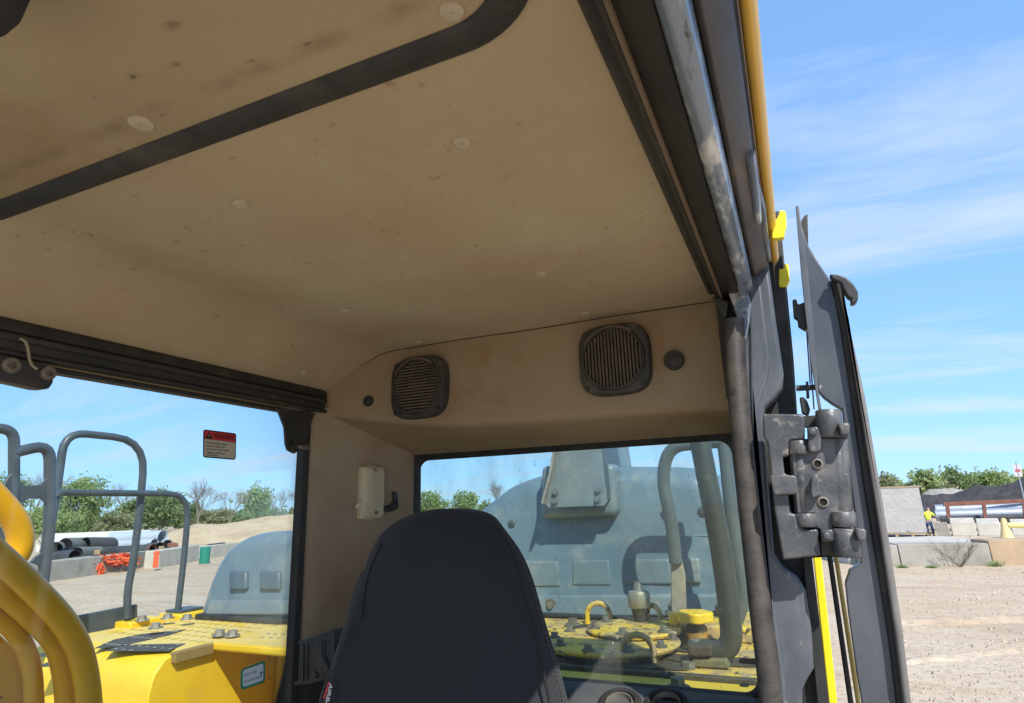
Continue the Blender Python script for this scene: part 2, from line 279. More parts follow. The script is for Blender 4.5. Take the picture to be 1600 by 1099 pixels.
def glass(name, dust, scale, tint=(0.93, 0.97, 0.96), streak=(1, 1, 1), base=0.04):
    m = bpy.data.materials.new(name); m.use_nodes = True; t = m.node_tree; n = t.nodes; l = t.links; n.remove(n['Principled BSDF']); o = n['Material Output']
    tr = n.new('ShaderNodeBsdfTransparent'); tr.inputs[0].default_value = (*tint, 1)
    gl = n.new('ShaderNodeBsdfGlossy'); gl.inputs['Roughness'].default_value = 0.02
    df = n.new('ShaderNodeBsdfDiffuse'); df.inputs[0].default_value = (0.55, 0.58, 0.56, 1)
    fr = n.new('ShaderNodeFresnel'); fr.inputs[0].default_value = 1.35
    a = n.new('ShaderNodeMixShader'); l.new(fr.outputs[0], a.inputs[0]); l.new(tr.outputs[0], a.inputs[1]); l.new(gl.outputs[0], a.inputs[2])
    g = n.new('ShaderNodeNewGeometry'); mpn = n.new('ShaderNodeMapping'); mpn.inputs['Scale'].default_value = streak; l.new(g.outputs['Position'], mpn.inputs[0])
    x = n.new('ShaderNodeTexNoise'); x.inputs['Scale'].default_value = scale; x.inputs['Detail'].default_value = 8; x.inputs['Roughness'].default_value = 0.7; l.new(mpn.outputs[0], x.inputs['Vector'])
    r = n.new('ShaderNodeMapRange'); r.inputs[1].default_value = 0.42; r.inputs[2].default_value = 0.8; r.inputs[3].default_value = base; r.inputs[4].default_value = dust; l.new(x.outputs[0], r.inputs[0])
    x2 = n.new('ShaderNodeTexVoronoi'); x2.inputs['Scale'].default_value = 42; l.new(mpn.outputs[0], x2.inputs['Vector'])
    x3 = n.new('ShaderNodeTexNoise'); x3.inputs['Scale'].default_value = 5; l.new(mpn.outputs[0], x3.inputs['Vector'])
    r2 = n.new('ShaderNodeMapRange'); r2.inputs[1].default_value = 0.16; r2.inputs[2].default_value = 0.05; r2.inputs[3].default_value = 0; r2.inputs[4].default_value = dust*2.8; l.new(x2.outputs[0], r2.inputs[0])
    r3 = n.new('ShaderNodeMapRange'); r3.inputs[1].default_value = 0.5; r3.inputs[2].default_value = 0.6; l.new(x3.outputs[0], r3.inputs[0])
    mm = n.new('ShaderNodeMath'); mm.operation = 'MULTIPLY'; l.new(r2.outputs[0], mm.inputs[0]); l.new(r3.outputs[0], mm.inputs[1])
    ad = n.new('ShaderNodeMath'); ad.operation = 'ADD'; ad.use_clamp = True; l.new(r.outputs[0], ad.inputs[0]); l.new(mm.outputs[0], ad.inputs[1])
    b = n.new('ShaderNodeMixShader'); l.new(ad.outputs[0], b.inputs[0]); l.new(a.outputs[0], b.inputs[1]); l.new(df.outputs[0], b.inputs[2]); l.new(b.outputs[0], o.inputs[0])
    return m
GSIDE = glass('side_glass', 0.05, 6, base=0.012); GREAR = glass('dusty_rear_glass', 0.20, 7, tint=(0.86, 0.93, 0.91), base=0.035, streak=(1.6, 1, 0.7))
def clothmat():
    m = bpy.data.materials.new('black_seat_cloth'); m.use_nodes = True; t = m.node_tree; n = t.nodes; l = t.links; b = n['Principled BSDF']; b.inputs['Roughness'].default_value = 0.9; b.inputs['Sheen Weight'].default_value = 0.12; b.inputs['Specular IOR Level'].default_value = 0.2
    g = n.new('ShaderNodeNewGeometry')
    def wave(rot):
        mpn = n.new('ShaderNodeMapping'); mpn.inputs['Rotation'].default_value = rot; l.new(g.outputs['Position'], mpn.inputs[0])
        w = n.new('ShaderNodeTexWave'); w.inputs['Scale'].default_value = 130; w.inputs['Distortion'].default_value = 1.2; w.inputs['Detail'].default_value = 2; l.new(mpn.outputs[0], w.inputs[0]); return w.outputs[1]
    mm = n.new('ShaderNodeMath'); mm.operation = 'MULTIPLY'; l.new(wave((0, R(38), 0)), mm.inputs[0]); l.new(wave((0, R(-52), 0)), mm.inputs[1])
    x = n.new('ShaderNodeMix'); x.data_type = 'RGBA'; l.new(mm.outputs[0], x.inputs[0]); x.inputs[6].default_value = (0.017, 0.019, 0.020, 1); x.inputs[7].default_value = (0.060, 0.063, 0.070, 1)
    l.new(x.outputs[2], b.inputs['Base Color'])
    x2 = n.new('ShaderNodeTexNoise'); x2.inputs['Scale'].default_value = 9; x2.inputs['Detail'].default_value = 4; l.new(g.outputs['Position'], x2.inputs['Vector'])
    ad = n.new('ShaderNodeMath'); ad.operation = 'MULTIPLY_ADD'; ad.inputs[1].default_value = 0.08; l.new(mm.outputs[0], ad.inputs[0]); l.new(x2.outputs[0], ad.inputs[2])
    bp = n.new('ShaderNodeBump'); bp.inputs['Strength'].default_value = 0.5; bp.inputs['Distance'].default_value = 0.012; l.new(ad.outputs[0], bp.inputs['Height']); l.new(bp.outputs[0], b.inputs['Normal'])
    return m
CLOTH = clothmat()

# ================================================================== GROUND AND BACKGROUND
gm = MB(); xs = np.concatenate([[-1500, -600, -300], np.linspace(-160, 120, 71), [300, 600, 1500]]); ys = np.concatenate([[-600, -150, -40], np.linspace(-12, 190, 60), [300, 600, 2000]])
gm.grid([[(x, y, -H + (0.05*mnoise.noise((x*0.35, y*0.6, 0)) if abs(x) < 160 and 4 < y < 190 else 0)) for x in xs] for y in ys])
struct(gm.build('ground', groundmat(), smooth=60, fix=False))
# worn wheel tracks as real shallow ruts near the right of the machine
def rut(p0, p1, w, h, name):
    m = MB(); p0, p1 = Vector(p0), Vector(p1); d = (p1-p0); n_ = 260; u = Vector((-d.y, d.x, 0)).normalized(); rows = []
    for i in range(n_+1):
        c = p0 + d*i/n_; r = []
        for k in range(25):
            s = (k-12)/12; hh = h*(math.cos(s*math.pi*1.5)*0.5+0.5)*(1-abs(s)) + h*0.9*max(0, mnoise.noise((c.x*2.2, c.y*2.2+k*0.25, 1)))*(1-abs(s))
            r.append((c.x+u.x*s*w, c.y+u.y*s*w, -H-0.04+hh+.035*h/.2*mnoise.noise((c.x*9+u.x*s*w*9, c.y*9+u.y*s*w*9, 2))*(1-abs(s))))
        rows.append(r)
    m.grid(rows); o = m.build(name, MATS['_gm'], smooth=60, fix=False); o['kind'] = 'stuff'; return o
MATS['_gm'] = bpy.data.materials['yard_dirt']
a, b = G(1380, 975), G(1640, 968)
o = rut(a, b, 0.9, 0.13, 'track_ruts'); tag(o, 'churned ridge of dirt left by tyre tracks across the yard', 'dirt ridge', kind='stuff')
a, b = G(1380, 1040), G(1660, 1010)
o = rut(a, b, 0.6, 0.09, 'track_ruts'); tag(o, 'low crumbly dirt ridge nearer the open cab door', 'dirt ridge', kind='stuff')

def face(p):                                       # local axes of something that faces the camera: right, away, up
    d = Vector((p.x, p.y, 0)).normalized(); return Vector((d.y, -d.x, 0)), d, Vector((0, 0, 1))
def block(px0, py0, px1, py1, hgt, dep, m, name, label, cat, group, jit=0.03, bev=0.03, zb=-H):
    a, b = PZ(px0, py0, zb), PZ(px1, py1, zb); r = (b-a).normalized(); w = Vector((-r.y, r.x, 0)); w = w if w.dot(a) > 0 else -w
    bm_ = MB(); n_ = 8; top = []
    a2 = a - Vector((0, 0, 0.05)); b2 = b - Vector((0, 0, 0.05))
    j = lambda: Vector((0, 0, random.uniform(-jit, jit)))
    bm_.add([a2, b2, b2+w*dep, a2+w*dep, a+Vector((0, 0, hgt))+j()+w*0.04, b+Vector((0, 0, hgt))+j()+w*0.04, b+w*(dep-.04)+Vector((0, 0, hgt))+j(), a+w*(dep-.04)+Vector((0, 0, hgt))+j()],
            [(0, 3, 2, 1), (4, 5, 6, 7), (0, 1, 5, 4), (1, 2, 6, 5), (2, 3, 7, 6), (3, 0, 4, 7)])
    return tag(bm_.build(name, m, bevel=bev), label, cat, group)
# left row of yard blocks
gl_ = 'concrete blocks along the pipe yard'
block(58, 912, 156, 898, 0.85, 0.8, CONC, 'concrete_block', 'chipped concrete block under the timber, left end of the row', 'concrete block', gl_)
block(158, 897, 238, 884, 0.82, 0.8, CONC, 'concrete_block', 'concrete block with orange netting hanging over its left end', 'concrete block', gl_)
block(248, 888, 311, 876, 0.90, 0.8, CONCW, 'concrete_block', 'pale concrete block between the pipe ends and the green drum', 'concrete block', gl_)
block(324, 873, 372, 866, 0.75, 0.8, CONCW, 'concrete_block', 'small pale concrete block just right of the green drum', 'concrete block', gl_)
block(-30, 925, 54, 913, 0.8, 0.8, CONC, 'concrete_block', 'concrete block at the far left behind the near handrail', 'concrete block', gl_)
def pipe(px0, py0, px1, py1, rad, dist0, dist1, m, name, label, group, corr=False, openr=True, cat='pipe', ring=None):
    a, b = AT(px0, py0, dist0), AT(px1, py1, dist1); m_ = MB(); d = (b-a).normalized(); Ln = (b-a).length
    prof = []
    if corr:
        k = max(6, int(Ln/0.22)); 
        for i in range(k*2+1): prof.append((rad*(1.0 if i % 2 else 0.9), Ln*i/(k*2)))
    else: prof = [(rad, 0), (rad, Ln)]
    ri = rad*0.86
    prof = [(ri, Ln*0.02)] + prof + [(ri, Ln), (ri, Ln*0.02)]
    m_.lathe(a, d, prof, 18); o = m_.build(name, m, smooth=35)
    if ring: pass
    return tag(o, label, cat, group)
gp = 'pipes stacked in the yard'
for i, (x0, y0, x1, y1, r_, d0, d1, m_, cf, lb) in enumerate([
    (64, 846, 232, 838, 0.55, 62, 66, WHITE, False, 'long white pipe lying behind the black pipes'),
    (60, 853, 200, 849, 0.45, 58, 60, WHITE, False, 'lower long white pipe lying behind the corrugated pipes'),
    (255, 840, 176, 843, 0.50, 52, 55, PGREY, False, 'thick pale grey pipe on top of the stack, open end to the right'),
    (242, 851, 168, 854, 0.38, 50, 53, PGREY, False, 'pale blue grey pipe just under the top grey one'),
    (262, 851, 243, 848, 0.33, 51, 57, PGREY, False, 'short pale pipe end at the right corner of the stack'),
    (101, 853, 128, 852, 0.48, 48, 50, PDK, True, 'grey corrugated pipe in the upper left of the stack'),
    (132, 851, 176, 851, 0.46, 49, 51, PBLK, True, 'black corrugated pipe in the middle of the upper layer'),
    (86, 858, 101, 856, 0.42, 47, 52, PDK, True, 'short dark corrugated pipe at the left end, seen end on'),
    (118, 870, 78, 873, 0.40, 45, 47, PBLK, False, 'smooth black pipe in the bottom layer, open end to the right'),
    (120, 865, 156, 864, 0.38, 46, 48, PDK, True, 'grey corrugated pipe in the bottom layer behind the netting'),
    (237, 860, 165, 864, 0.36, 45, 47, PBLK, False, 'black smooth pipe with a reddish rim above the netting'),
    (250, 855, 215, 857, 0.30, 48, 52, PBLK, False, 'black pipe end behind the reddish rimmed one'),
    (262, 863, 250, 862, 0.28, 46, 50, PBLK, False, 'small black pipe end at the lower right corner'),
    (245, 866, 228, 868, 0.24, 45, 49, PBLK, False, 'thin black pipe end lowest beside the block'),
    (157, 873, 90, 879, 0.25, 44, 46, PBLK, False, 'thin dark pipe low down behind the timber')]):
    pipe(x0, y0, x1, y1, r_, d0, d1, m_, 'corrugated_pipe' if cf else 'pipe', lb, gp, cf)
o = MB().lathe(AT(237, 860, 44.95), (AT(237, 860, 44.95)-AT(165, 864, 47)), [(0.30, -0.02), (0.37, -0.02), (0.375, 0.1), (0.37, 0.1)], 18).build('pipe_collar', RUST); tag(o, 'rusty red collar ring round the mouth of the black pipe', 'collar')
# pipe supports so that the stack does not float
m_ = MB()
for px in (90, 150, 205, 250):
    p = AT(px, 876, 48.5); u, d, up = face(p); m_.obox((p.x, p.y, -H+0.35), u, d, up, 0.15, 1.8, 0.4)
tag(m_.build('dunnage', WOOD), 'timber bearers lying crosswise under the pipe stack', 'timber', 'timber under the pipes')
def heap(px0, px1, py, dist, hts, dep, m, name, label, cat, n_=40, rough=0.25, kind='stuff', base=-H-0.1, sc=0.4):
    a, b = AT(px0, py, dist), AT(px1, py, dist); a.z = b.z = 0; u = (b-a); Ln = u.length; u.normalize(); w = Vector((-u.y, u.x, 0)); w = w if w.dot(a) > 0 else -w; rows = []
    for j in range(15):
        t = j/14*2-1; r = []
        for i in range(n_+1):
            s = i/n_; k = s*(len(hts)-1); q = min(int(k), len(hts)-2); h = hts[q]*(1-(k-q)) + hts[q+1]*(k-q)
            p = a + u*s*Ln + w*t*dep; zz = h*max(0, 1-abs(t)**1.4) + rough*h*0.5*mnoise.noise((p.x*sc, p.y*sc, 3))*(1-abs(t)) + rough*0.3*mnoise.noise((p.x*sc*4, p.y*sc*4, 8))*(1-abs(t))
            r.append((p.x, p.y, base+zz))
        rows.append(r)
    mb = MB().grid(rows); o = mb.build(name, m, smooth=70, fix=False); tag(o, label, cat, kind=kind); return o
heap(225, 620, 850, 80, [0.1, 1.2, 1.9, 1.8, 2.1, 2.5, 2.6, 2.8, 2.7, 2.2, 1.2, 0.3], 10, SAND, 'sand_pile', 'long pale tan sand heap in front of the hedge', 'sand pile', rough=0.18, sc=0.12, n_=90)
heap(1400, 1720, 790, 92, [1.5, 2.6, 2.9, 2.6, 3.1, 3.3, 3.6, 4.1, 4.4, 4.0, 3.0], 7, BLKP, 'asphalt_millings_pile', 'long heap of black millings behind the steel pipes', 'millings pile', rough=0.45, sc=0.5, n_=120)
heap(1432, 1560, 790, 104, [2.6, 3.2, 3.4, 3.2, 3.4, 2.6], 5, CONC, 'gravel_pile', 'pale grey gravel ridge showing above the dark heap', 'gravel pile', rough=0.3, sc=0.6)
# orange netting: tangled strips over the blocks
m_ = MB()
for i in range(420):
    s = random.random(); px = 136+70*s; top = 884-16*math.sin(min(1, s*1.5)*math.pi*0.6)
    p = AT(px, random.uniform(top-1, 886-5*s), random.uniform(37.2, 39.5)); q = p+Vector((random.gauss(0, .35), random.gauss(0, .35), random.gauss(0, .12))); u = Vector((random.gauss(0, 1), random.gauss(0, 1), random.gauss(0, 1))).normalized()*0.05
    m_.add([p-u, q-u, q+u, p+u], [(0, 1, 2, 3)])
for i in range(60):
    px = random.gauss(157, 1.6); p = AT(px, random.uniform(880, 886), 37.0-random.random()*.3); q = p+Vector((random.gauss(0, .08), random.gauss(0, .08), -random.uniform(.2, .5))); u = Vector((.05, .02, 0)); m_.add([p-u, q-u, q+u, p+u], [(0, 1, 2, 3)])
tag(m_.build('safety_netting', ORNG, fix=False, smooth=0), 'crumpled orange safety netting draped over the concrete blocks', 'netting')
m_ = MB()
for k in range(4):
    a, b = AT(92+k, 882-k*1.2, 37.4+k*0.25), AT(122-k, 880-k*1.0, 37.8+k*0.25); m_.tube([a, b], 0.05, 4, smooth=False)
tag(m_.build('timber_boards', WOOD), 'pile of short pale boards on the left concrete block', 'boards')
p = AT(130, 880, 37.6); mb = MB()
mb.lathe(p-Vector((0, 0, .22)), (0, 0, 1), [(0.02, 0), (.45, .02), (.52, .15), (.42, .3), (.2, .38), (0.02, .4)], 10); tag(mb.build('white_sack', WHITE), 'white sack lying beside the orange netting', 'sack')
mb = MB(); p = G(319, 881); mb.lathe(p, (0, 0, 1), [(0.02, 0), (.26, 0), (.28, .3), (.26, .31), (.28, .6), (.27, .9), (.02, .9)], 14); tag(mb.build('green_drum', mat('green_plastic', (0.02, 0.22, 0.15), 0.5)), 'green plastic drum at the end of the concrete blocks', 'drum')
for k in range(7):
    a = AT(307+k*3, 866-k*2.1, 52+k*0.6); b = AT(362-k*2, 864-k*2.3, 54+k*.6)
    tag(MB().tube([a, b], 0.14, 8, smooth=False).build('black_hose_pipe', PBLK), ['lowest thin black pipe of the bundle before the sand heap', 'second lowest thin black pipe of the bundle before the sand heap', 'third thin black pipe from below in the sand heap bundle', 'middle thin black pipe of the bundle before the sand heap', 'third thin black pipe from the top of the sand heap bundle', 'second topmost thin black pipe of the sand heap bundle', 'topmost and shortest thin black pipe before the sand heap'][k], 'pipe', 'thin black pipes before the sand heap')
for (px, py, c) in ((268, 862, RUST), (242, 884, ORNG)):
    p = G(px, py+8); u, d, up = face(p); mb = MB(); mb.obox(p+up*0.45, u, d, up, .32 if c is RUST else .12, .2, .42 if c is RUST else .3); mb.obox(p+up*0.85, u, d, up, .14, .14, .08)
    tag(mb.build('rubble_block' if c is RUST else 'orange_scrap', c, bevel=0.03), 'stack of red brick rubble behind the pale block' if c is RUST else 'small orange scrap squeezed between two concrete blocks', 'rubble' if c is RUST else 'barrel')  # the orange box stands for a scrap of netting and rust

# right: barrier blocks, second row, stone slabs, pallets
gr = 'concrete barrier blocks across the yard'
edges = [(1360, 887), (1409, 886), (1553, 884.5), (1640, 882.5)]
lbs = ['grey concrete barrier block at the left end, beside the door seal', 'longest grey concrete barrier block behind the dead bush', 'tan dirt stained concrete barrier block at the right edge']
for i in range(3):
    x0, y0 = edges[i]; x1, y1 = edges[i+1]
    block(x0+0.6, y0, x1-0.6, y1, 0.78 if i < 2 else 0.86, 1.1, [CONC, CONC, mat('tan_concrete', (0.42, 0.30, 0.185), 0.9, c2=(0.33, 0.24, 0.155), sc=1.3, bump=0.4, bsc=12, bdist=0.02)][i], 'barrier_block', lbs[i], 'barrier block', gr)
mb = MB(); u = (G(1600, 880)-G(1400, 885)).normalized(); w = Vector((-u.y, u.x, 0))
a = G(1350, 887)+w*1.15; b = G(1660, 881)+w*1.15
mb.prism([a-Vector((0, 0, .1)), b-Vector((0, 0, .1)), b+w*5.6-Vector((0, 0, .1)), a+w*5.6-Vector((0, 0, .1))], (0, 0, .75)); tag(mb.build('concrete_slab', CONCW, bevel=0.03), 'wide pale concrete loading slab behind the barrier blocks', 'slab')
gs = 'white stone slabs beyond the barrier'
for i, (x0, x1, y, dist, hh, dd) in enumerate([(1488, 1527, 836, 48, 1.05, 1.6), (1529, 1566, 836, 48, 1.0, 1.7), (1582, 1650, 836, 48, 0.95, 1.5)]):
    a, b = AT(x0, y, dist), AT(x1, y, dist); a.z = b.z = -H; d = Vector((a.x, a.y, 0)).normalized(); r = (b-a); mb = MB(); z = Vector((0, 0, 1))
    mb.add([a, b, b+d*dd, a+d*dd, a+z*(hh-.25)+d*.25, b+z*(hh-.2)+d*.2, b+z*hh+d*dd, a+z*hh+d*dd], [(0, 3, 2, 1), (4, 5, 6, 7), (0, 1, 5, 4), (1, 2, 6, 5), (2, 3, 7, 6), (3, 0, 4, 7)])
    tag(mb.build('stone_slab', CONCW, bevel=0.05), ['white stone slab stack just right of the leaning slabs', 'middle white stone slab stack with its sloped end', 'white stone slab behind the yellow post'][i], 'stone slab', gs)
for k in range(5):
    p = G(1468+k*4.3, 839); u, d, up = face(p); up2 = (up + u*-0.14).normalized(); mb = MB(); mb.obox(p+up2*.42, u, d, up2, .06, .5, .44)
    tag(mb.build('leaning_slab', CONC, bevel=0.01), 'thin grey slab leaning in the row beside the worker', 'slab', 'thin leaning slabs beside the worker')
t = thing('wrapped_pallet_load', G(1402, 838), 'tall grey plastic wrapped load on a wooden pallet', 'wrapped load')
p = G(1402, 838); u, d, up = face(p); mb = MB(); rows = []
for j in range(13):
    z = 0.25+2.75*j/12; r = []
    for (ax, ay) in [(-1.9, -1), (-0.9, -1), (0, -1), (.8, -1), (1.62, -1), (1.66, 0), (1.62, 1), (0, 1), (-1.9, 1), (-1.95, 0), (-1.9, -1)]:
        q = p + u*ax + d*ay*1.0 + up*z; nn = mnoise.noise((ax*1.3, ay*2, z*1.6))*0.05; q = q + d*nn + u*nn; r.append(q)
    rows.append(r)
rows.append([p+up*3.03+u*0 for _ in rows[0]]); mb.grid(rows); mb.build('wrap', TARP, t, smooth=50)
mb = MB()
mb.obox(p+up*.2, u, d, up, 1.9, 1.0, .03); mb.build('pallet_deck', WOOD, t)
for k in range(5): MB().obox(p+up*.09+u*(-1.7+k*.85), u, d, up, .09, 1.0, .08).build('pallet_block', WOOD, t)
MB().obox(p+up*3.05, u, d, up, 1.75, 1.02, .05).build('top_board', mat('tan_board', (.36, .27, .18), .8), t)
# steel pipes on a rusty rack
gq = 'galvanised corrugated steel pipes on the rack'
rk = thing('rusty_steel_rack', AT(1540, 812, 55), 'rusty red steel beam rack in front of the galvanised pipes', 'rack')
a, b = AT(1474, 787, 54), AT(1680, 779, 56); MB().tube([a, b], 0.14, 4, smooth=False).build('beam', RUST, rk)
a, b = AT(1474, 790, 56), AT(1680, 781, 58); MB().tube([a, b], 0.10, 4, smooth=False).build('beam', RUST, rk)
for px in (1480, 1537, 1600):
    a, b = AT(px, 790-(px-1480)*.03, 54), AT(px+3, 814, 54); MB().tube([a, b], 0.14, 4, smooth=False).build('post', RUST, rk)
for (y0, y1, r_, dd, lb) in ((797, 793, .42, 57, 'upper galvanised corrugated steel pipe on the rack'), (805, 801, .40, 56, 'lower galvanised corrugated steel pipe on the rack')):
    pipe(1462, y0+1, 1670, y1-1, r_, dd, dd+1, GALV, 'steel_pipe', lb, gq, False)
o = MB().tube([AT(1470, 813, 54), AT(1660, 808, 56)], 0.28, 6, smooth=False).build('dark_beam', PBLK); tag(o, 'dark steel beam lying on the ground below the galvanised pipes', 'beam')
pp = G(1574, 841); o = MB().lathe(pp, (0, 0, 1), [(.02, 0), (.33, 0), (.30, .1), (.2, .6), (.12, 1.05), (.02, 1.1)], 12).build('yellow_post', mat('cream_yellow', (.75, .55, .25), .6)); tag(o, 'cream yellow tapered post standing by the slabs', 'post')
o = MB().tube([AT(1575, 821, 41), AT(1650, 821, 41.5)], 0.12, 8, smooth=False).build('yellow_rail', mat('pale_yellow', (.8, .68, .2), .5)); tag(o, 'pale yellow tube rail running right from the tapered post', 'rail')
t = thing('road_sign', G(1598, 800), 'small white and red sign on a thin post above the heap', 'sign')
pp = AT(1598, 770, 75); u, d, up = face(pp); MB().cyl(pp-up*3.0, pp+up*2.8, .05, n=6).build('post', GALV, t); MB().obox(pp+up*2.0, u, d, up, .28, .02, .55).build('sign_panel', mat('sign_white', (.7, .6, .6), .5), t)
MB().obox(pp+up*2.0-d*.03, u, d, up, .17, .006, .12).build('sign_marking', mat('sign_red', (.5, .08, .08), .5), t)

m_ = MB()
for i in range(1500):
    if i % 3: px, py = random.uniform(1370, 1640), 890+210*random.random()**1.3
    else: px, py = random.uniform(60, 360), 885+110*random.random()**1.2
    p = G(px, py); r_ = random.uniform(.008, .030)*(1+p.length*.02)*(1.8 if random.random() < .04 else 1)
    vs = [p+Vector((random.uniform(.6, 1.2)*r_*math.cos(k*2.1+i), random.uniform(.6, 1.2)*r_*math.sin(k*2.1+i), 0)) for k in range(3)]; m_.add(vs+[p+Vector((0, 0, r_*random.uniform(.4, .8)+.02)), p-Vector((0, 0, .05))], [(0, 1, 3), (1, 2, 3), (2, 0, 3)])
tag(m_.build('loose_gravel', mat('gravel_stone', (.40, .33, .25), .9, c2=(.50, .43, .34), sc=3, c3=(.28, .225, .17), sc3=5, thr=(.5, .6)), smooth=0), 'loose stones scattered over the yard dirt', 'gravel', kind='stuff')
# trees
def leaves(c, rads, n_, size, mb, sharp=0.35, clump=22):
    cs = rng.normal(0, 0.42, (clump, 3)); cs /= np.maximum(1, np.linalg.norm(cs, axis=1))[:, None]; P = []
    idx = rng.integers(0, clump, n_); off = rng.normal(0, sharp*0.45, (n_, 3)); P = (cs[idx]*0.95 + off)*np.array(rads) + np.array(c)
    A = rng.normal(0, 1, (n_, 3)); A /= np.linalg.norm(A, axis=1)[:, None]; B = rng.normal(0, 1, (n_, 3)); B -= A*(A*B).sum(1)[:, None]; B /= np.linalg.norm(B, axis=1)[:, None]
    s = size*rng.uniform(.6, 1.3, (n_, 1)); q = np.stack([P-A*s-B*s*.5, P+A*s-B*s*.5, P+A*s+B*s*.5, P-A*s+B*s*.5], 1).reshape(-1, 3)
    b = len(mb.v); mb.v += [tuple(x) for x in q.tolist()]; mb.f += [(b+4*i, b+4*i+1, b+4*i+2, b+4*i+3) for i in range(n_)]
def branch(mb, p, d, ln, r, depth, spread=0.55, tips=None, n=4):
    q = p + d*ln; mb.cyl(p, q, r, r*.68, n=n if depth > 1 else 3, caps=False)
    if tips is not None and depth <= 1: tips.append(q)
    if depth == 0: return
    for k in range(random.choice((2, 3, 3))):
        nd = (d + Vector((random.gauss(0, spread), random.gauss(0, spread), random.gauss(0.12, spread*.6)))).normalized(); branch(mb, q if k < 2 else p + d*ln*random.uniform(.5, .9), nd, ln*random.uniform(.62, .86), r*.62, depth-1, spread, tips)
def tree(px, py_base, py_top, wpx, dist, lf, label, kind='leafy', group='trees along the yard edge', name=None, dens=1.0, bark=None):
    b = AT(px, py_base, dist); b.z = -H; top = AT(px, py_top, dist).z; hgt = top + H; sc = dist/F*(AT(px, py_base, 1.0).normalized().dot(RM @ Vector((0, 0, -1)))); wr = wpx*sc*0.5
    t = thing(name or {'leafy': 'leafy_tree', 'bare': 'bare_tree', 'bush': 'bush', 'cedar': 'cedar_tree'}[kind], b, label, {'leafy': 'tree', 'bare': 'tree', 'bush': 'bush', 'cedar': 'tree'}[kind], group)
    m = MB(); tips = []
    if kind in ('leafy', 'bare'):
        st = hgt*0.26; m.cyl(b, b+Vector((0, 0, st)), hgt*.022, hgt*.016, n=6); k = 6 if kind == 'bare' else 4
        for i in range(3): branch(m, b+Vector((0, 0, st*random.uniform(.7, 1))), Vector((random.gauss(0, .25*wr/hgt*3), random.gauss(0, .25), 1)).normalized(), hgt*.235, hgt*.013, k, .42, tips)
    else: m.cyl(b, b+Vector((0, 0, hgt*.5)), hgt*.02, hgt*.01, n=5)
    m.build('trunk' if kind != 'bare' else 'branches', bark or (BARK if kind != 'bare' else BARKP), t, smooth=0, fix=False)
    if kind != 'bare':
        c = MB(); sz = 0.0021*dist*1.0
        zc = {'leafy': .62, 'bush': .5, 'cedar': .5}[kind]; rz = hgt*{'leafy': .42, 'bush': .5, 'cedar': .5}[kind]
        leaves((b.x, b.y, b.z+hgt*zc), (wr, wr*.8, rz), int(6500*dens), sz*.72, c, clump=30)
        for q in tips[::3]: leaves(tuple(q), (sz*6, sz*6, sz*6), 8, sz*.9, c, clump=3)
        c.build('crown', LF[lf], t, smooth=0, fix=False)
    return t
T = [(-10, 836, 742, 120, 130, 1, 'leafy tree behind the left handrail at the picture edge', 'leafy'),
 (45, 836, 735, 90, 150, 3, 'bare branching tree above the leftmost cross plate', 'bare'),
 (75, 836, 790, 110, 120, 0, 'low bright green bush between the near handrails', 'bush'),
 (122, 836, 748, 88, 125, 0, 'bright green leafy tree framed by the big handrail loop', 'leafy'),
 (188, 836, 752, 70, 135, 3, 'bare tree with thin trunk inside the big handrail loop', 'bare'),
 (180, 836, 803, 70, 118, 3, 'dull green bush low in the big handrail loop', 'bush'),
 (248, 836, 768, 74, 125, 1, 'leafy green tree framed by the lower handrail loop', 'leafy'),
 (215, 836, 780, 60, 130, 1, 'small green tree beside the rail post over the pipes', 'leafy'),
 (278, 836, 785, 60, 140, 1, 'green tree just right of the lower handrail loop', 'leafy'),
 (308, 826, 748, 38, 128, 3, 'slender sparse tree standing alone right of the handrails', 'bare'),
 (330, 826, 798, 100, 150, 3, 'dull hedge bush behind the left part of the sand heap', 'bush'),
 (358, 826, 765, 40, 118, 3, 'dead tree with broken forked limbs left of the sand crest', 'bare'),
 (400, 826, 763, 42, 125, 0, 'pale green young tree behind the sand crest', 'leafy'),
 (395, 826, 797, 90, 145, 1, 'green hedge bush behind the sand crest', 'bush'),
 (437, 826, 767, 40, 125, 3, 'bare grey tree left of the pair by the window pillar', 'bare'),
 (470, 826, 756, 52, 130, 3, 'bare grey tree nearest the window pillar', 'bare'),
 (460, 826, 797, 90, 140, 3, 'dull hedge bush by the window pillar', 'bush'),
 (672, 815, 772, 55, 110, 0, 'light green tree left of the seat top in the rear window', 'leafy'),
 (727, 815, 770, 42, 110, 0, 'round green tree right above the seat top in the rear window', 'leafy'),
 (785, 815, 752, 60, 120, 3, 'bare twiggy tree rising behind the left shoulder of the hood', 'bare'),
 (1392, 800, 748, 40, 125, 3, 'twiggy pale green tree nearest the door seal', 'leafy'),
 (1428, 800, 755, 26, 120, 2, 'dark evergreen above the wrapped load', 'cedar'),
 (1450, 800, 736, 24, 118, 0, 'slender pale green tree above the worker', 'leafy'),
 (1480, 800, 756, 34, 122, 3, 'low dull green tree left of the twin trees', 'leafy'),
 (1508, 800, 735, 42, 125, 1, 'grey green tree left of the brightest tree', 'leafy'),
 (1556, 800, 738, 58, 118, 0, 'bright green broad tree near the road sign', 'leafy'),
 (1610, 800, 756, 50, 130, 0, 'low green tree cut by the right picture edge', 'leafy')]
for a in T: tree(*a, dens=0.33 if a[3] < 60 else 0.75)
